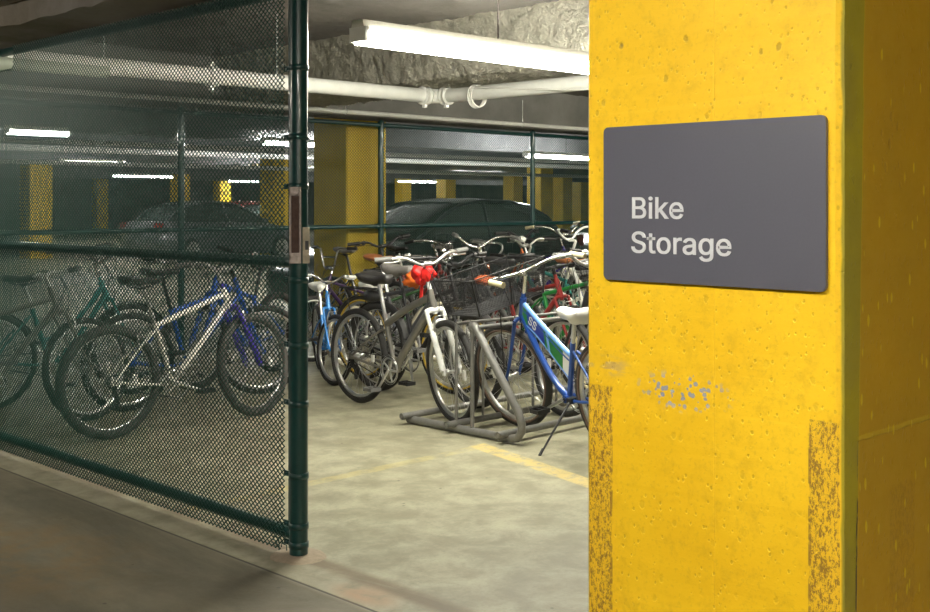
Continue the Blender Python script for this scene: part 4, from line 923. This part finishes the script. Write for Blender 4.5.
# red cloth bow on the silver bike
def blob(name,c,dims,m,seed,lab,cat,amp=.35,rot=0):
    b=MB(); nu,nv=22,14; vs=[]
    for i in range(nv+1):
        for j in range(nu):
            th=pi*i/nv; ph=2*pi*j/nu; d=V(sin(th)*cos(ph),sin(th)*sin(ph),cos(th))
            k=1+amp*noise.fractal(d*1.6+V(seed,seed,0),1,2,4)+.10*sin(ph*5+seed)*sin(th)
            vs.append(Vector((d.x*dims[0]*k,d.y*dims[1]*k,d.z*dims[2]*k)))
    fs=[(i*nu+j,i*nu+(j+1)%nu,(i+1)*nu+(j+1)%nu,(i+1)*nu+j) for i in range(nv) for j in range(nu)]
    b.add(vs,fs); return b
REDC=mat('red_cloth',(.72,.012,.010),.55,0,.2,.4,25)
b=MB()
def merge(dst,src,M):
    dst.add([M@Vector(v) for v in src.v],src.f)
for s,(dy,dx,dz,sc) in enumerate(((.085,-.03,.0,(.05,.075,.055)),(-.06,.02,.005,(.045,.045,.055)),(.03,-.02,-.04,(.035,.05,.04)),(.12,-.04,.02,(.035,.04,.035)))):
    merge(b,blob('',0,sc,None,s*3.1,'',''),Matrix.Translation((dx,dy,dz)))
b.tube(bez([(0,.0,.0),(-.03,.05,-.08),(-.01,.02,-.13),(-.03,.0,-.2)],8),[(.02,.006)]*9,8)
bow=obj('cloth_bow',b,REDC); hp=ts.matrix_basis@ (Ss@ax(.585)) if False else None
bow.location=(5.275,5.63,.96); bow.rotation_euler=(0,0,R_(-40)); tag(bow,'crumpled bright red cloth bow tied below the silver bike handlebar','cloth')

# ---- row beside the silver bike (pointing the same way)
bike('black bike with grey saddle right behind the silver bike',(5.74,5.62),-91,-8,-1,1,BLK,'diamond',.40,'riser',.70,.06,BLACKM,BLACKP,SADGRY,.945,.085,True,fender=BLACKP,crank=R_(-75),rim=ALLOY,tyre=RUBBER,fat=True)
bike('dark bike with brown leather saddle third from the silver bike',(6.08,6.14),-89,10,1,1,GRY,'diamond',.46,'swept',.70,.05,CHROME,BLACKP,BROWN,.99,.085,False,carrier=True,crank=R_(20),rim=ALLOY,tyre=RUBBER,wall=YLW,fender=BLACKP)
bike('red bike with black flat handlebar deeper in the front rack',(6.68,5.42),-93,-14,2,1,RED,'diamond',.46,'flat',.66,.07,BLACKM,GREYP,SADBLK,.97,crank=R_(-30))
bike('green bike with straight fork fifth behind the silver bike',(7.12,5.45),-90,12,-2,1,GRN,'diamond',.44,'riser',.68,.07,ALLOY,BLACKP,SADBLK,.96,crank=R_(80),basket='wire')
bike('off white bike with swept chrome handlebar near the rack end',(7.60,5.42),-88,-4,1,1,OFFW,'step',.42,'swept',.74,.03,CHROME,CREAM,BROWN,.94,fender=OFFW,crank=R_(10))
# ---- row beside the blue bike
bike('black road bike next to the blue cruiser pointing the same way',(5.95,4.97),88,-10,-2,1,BLK,'diamond',.46,'riser',.74,.07,ALLOY,GREYP,SADBLK,.97,crank=R_(-40),rim=ALLOY)
bike('pale yellow cruiser with cream wheel rims behind the blue cruiser',(6.42,4.95),91,6,-1,1,mat('paint_pale_yellow',(.62,.55,.30),.3,0,.05),'cruiser',.38,'cruiser',.66,.03,CHROME,BLACKP,SADBLK,.86,.10,True,rim=mat('cream_rim',(.75,.66,.38),.35),tyre=RUBBER,full=False,levers=False,basket='wire')
bike('lime green bike with black handlebar in the front rack',(6.90,4.97),89,-8,-2,1,LIME,'diamond',.42,'riser',.70,.06,BLACKM,BLACKP,SADBLK,.95,crank=R_(120))
bike('dark blue bike with chrome lamp near the far rack end',(7.38,4.95),90,12,1,1,VIOL,'diamond',.44,'flat',.72,.07,ALLOY,BLACKP,SADGRY,.97,light=CHROME)
bike('grey bike with wire basket at the far rack end',(7.85,4.97),92,4,0,1,GRY,'step',.40,'cruiser',.68,.03,CHROME,GREYP,SADBLK,.92,basket='wire',levers=False)
# ---- row along the fence
bike('sky blue childs bike with white saddle just right of the gate post',(5.70,7.11),-120,22,3,.82,SKY,'step',.34,'riser',.68,.04,CHROME,WHITE,WHITE,.90,.10,True,crank=R_(40))
bike('purple bike with chrome high rise handlebar below the yellow column',(6.40,8.30),176,6,2,.88,PURP,'diamond',.40,'bmx',.66,.05,CHROME,BLACKP,SADBLK,.90,.085,False,crank=R_(-100),levers=False)
bike('small black bike with cream tyres behind the saddle of the silver bike',(7.20,7.50),-15,-8,-3,.8,paint('black_green',(.02,.07,.02)),'diamond',.42,'flat',.66,.06,BLACKM,BLACKP,WHITE,.90,.10,True,fat=True,tyre=mat('cream_tyre',(.42,.38,.28),.7))
bike('blue mountain bike with fat black tyres in the second row behind the mesh',(4.80,7.70),199,-10,-2,1.0,BLUE,'diamond',.40,'riser',.68,.06,BLACKM,BLACKP,SADBLK,.93,fat=True,sus=True,forkm=BLUE)
fence_bikes=[('black bike against the fence with wide curved handlebar',7.50,-90,BLK,'riser',BLACKM,BLACKP,1.),
 ('grey bike with tall chrome handlebar against the first fence post',7.84,-93,GRY,'cruiser',CHROME,GREYP,1.),
 ('red city bike with wire basket along the fence',8.18,-88,RED,'swept',CHROME,BLACKP,1.),
 ('dark bike with round white headlamp along the fence',8.52,-91,TEAL,'riser',ALLOY,BLACKP,1.),
 ('black drop handlebar bike along the fence',8.86,-89,BLK,'drop',ALLOY,BLACKP,1.),
 ('silver bike with white handlebar before the second fence post',9.20,-92,OFFW,'cruiser',WHITEP,BLACKP,1.04),
 ('orange bike left of the second fence post',9.54,-90,ORG,'riser',BLACKM,BLACKP,1.04),
 ('lime bike with tall black handlebar at the second fence post',9.88,-94,LIME,'bmx',BLACKM,BLACKP,.98),
 ('dark violet bike with chrome handlebar right of the second fence post',10.22,-90,VIOL,'cruiser',CHROME,CREAM,1.05),
 ('black bike with white grips near the sign column along the fence',10.56,-92,BLK,'bmx',CHROME,WHITE,1.)]
for i,(lab,x,hd,pm,br_,bm,gm,scl) in enumerate(fence_bikes):
    far_side=i%2==0
    bike(lab,(x,8.32 if far_side else 7.85),hd if far_side else hd+180,random.uniform(-16,16),random.uniform(-3,3),scl,pm,random.choice(['diamond','diamond','step']),.44,br_,.72,.06,bm,gm,
      random.choice([SADBLK,SADGRY,SADBLK]),.95,basket='wire' if i in (2,5) else None,light=WHITE if i==3 else False,crank=R_(random.uniform(0,360)),levers=(br_ in('riser','flat')))
# ---- bikes seen through the gate mesh
bike('violet and white mountain bike parked just behind the gate mesh',(4.50,6.46),1,14,-3,1.02,OFFW,'diamond',.40,'riser',.68,.06,ALLOY,GREYP,SADBLK,.93,sus=True,forkm=VIOL,fat=True,tyre=RUBB2,crank=R_(-20))
bike('grey bike behind the outer half of the gate',(3.62,7.10),-8,20,-2,1.0,SILV,'diamond',.44,'flat',.68,.06,ALLOY,BLACKP,SADGRY,.95,crank=R_(60),kick='a')
bike('blue bike behind the mesh close to the gate post',(5.02,7.15),-4,-18,2,1.0,BLUE,'diamond',.42,'riser',.70,.06,BLACKM,BLACKP,SADBLK,.95,crank=R_(140))
bike('dark bike leaning in the second row behind the gate mesh',(4.35,7.85),-3,8,-2,1.0,TEAL,'step',.42,'cruiser',.70,.03,CHROME,BLACKP,SADBLK,.90,fender=BLACKP,levers=False)
# orange bags
b=blob('',0,(.05,.085,.05),None,4.4,'','',.6); o=obj('orange_bag',b,mat('orange_cloth',(.85,.17,.02),.55,0,.15,.3,20)); o.location=(5.73,6.24,.865); tag(o,'orange cloth bag on the bike right behind the silver one','bag')
b=blob('',0,(.085,.075,.035),None,8.4,'','',.15); o=obj('helmet',b,mat('orange_helmet',(.62,.13,.04),.35,0,.1)); o.location=(5.74,5.50,.90); tag(o,'orange helmet lying behind the mesh basket of the blue cruiser','helmet')

# ------------------------------------------------------------------ camera, world, view
cam=bpy.data.cameras.new('camera'); co=bpy.data.objects.new('camera',cam); COL.objects.link(co)
co.location=(0,0,EYE); co.rotation_euler=(pi/2,0,-TH)
cam.sensor_width=36; cam.lens=F_PX/930*36; cam.shift_y=-(306-HOR)/930; cam.clip_start=.05; cam.clip_end=200
scene.camera=co
w=bpy.data.worlds.new('world'); scene.world=w; w.use_nodes=True; w.node_tree.nodes['Background'].inputs[0].default_value=(.5,.55,.6,1); w.node_tree.nodes['Background'].inputs[1].default_value=.0
vs_=scene.view_settings; vs_.view_transform='Standard'; vs_.look='None'; vs_.exposure=3.0; vs_.gamma=1; vs_.use_curve_mapping=False
scene.cycles.max_bounces=7; scene.cycles.diffuse_bounces=4; scene.cycles.use_denoising=True; scene.cycles.sample_clamp_indirect=6
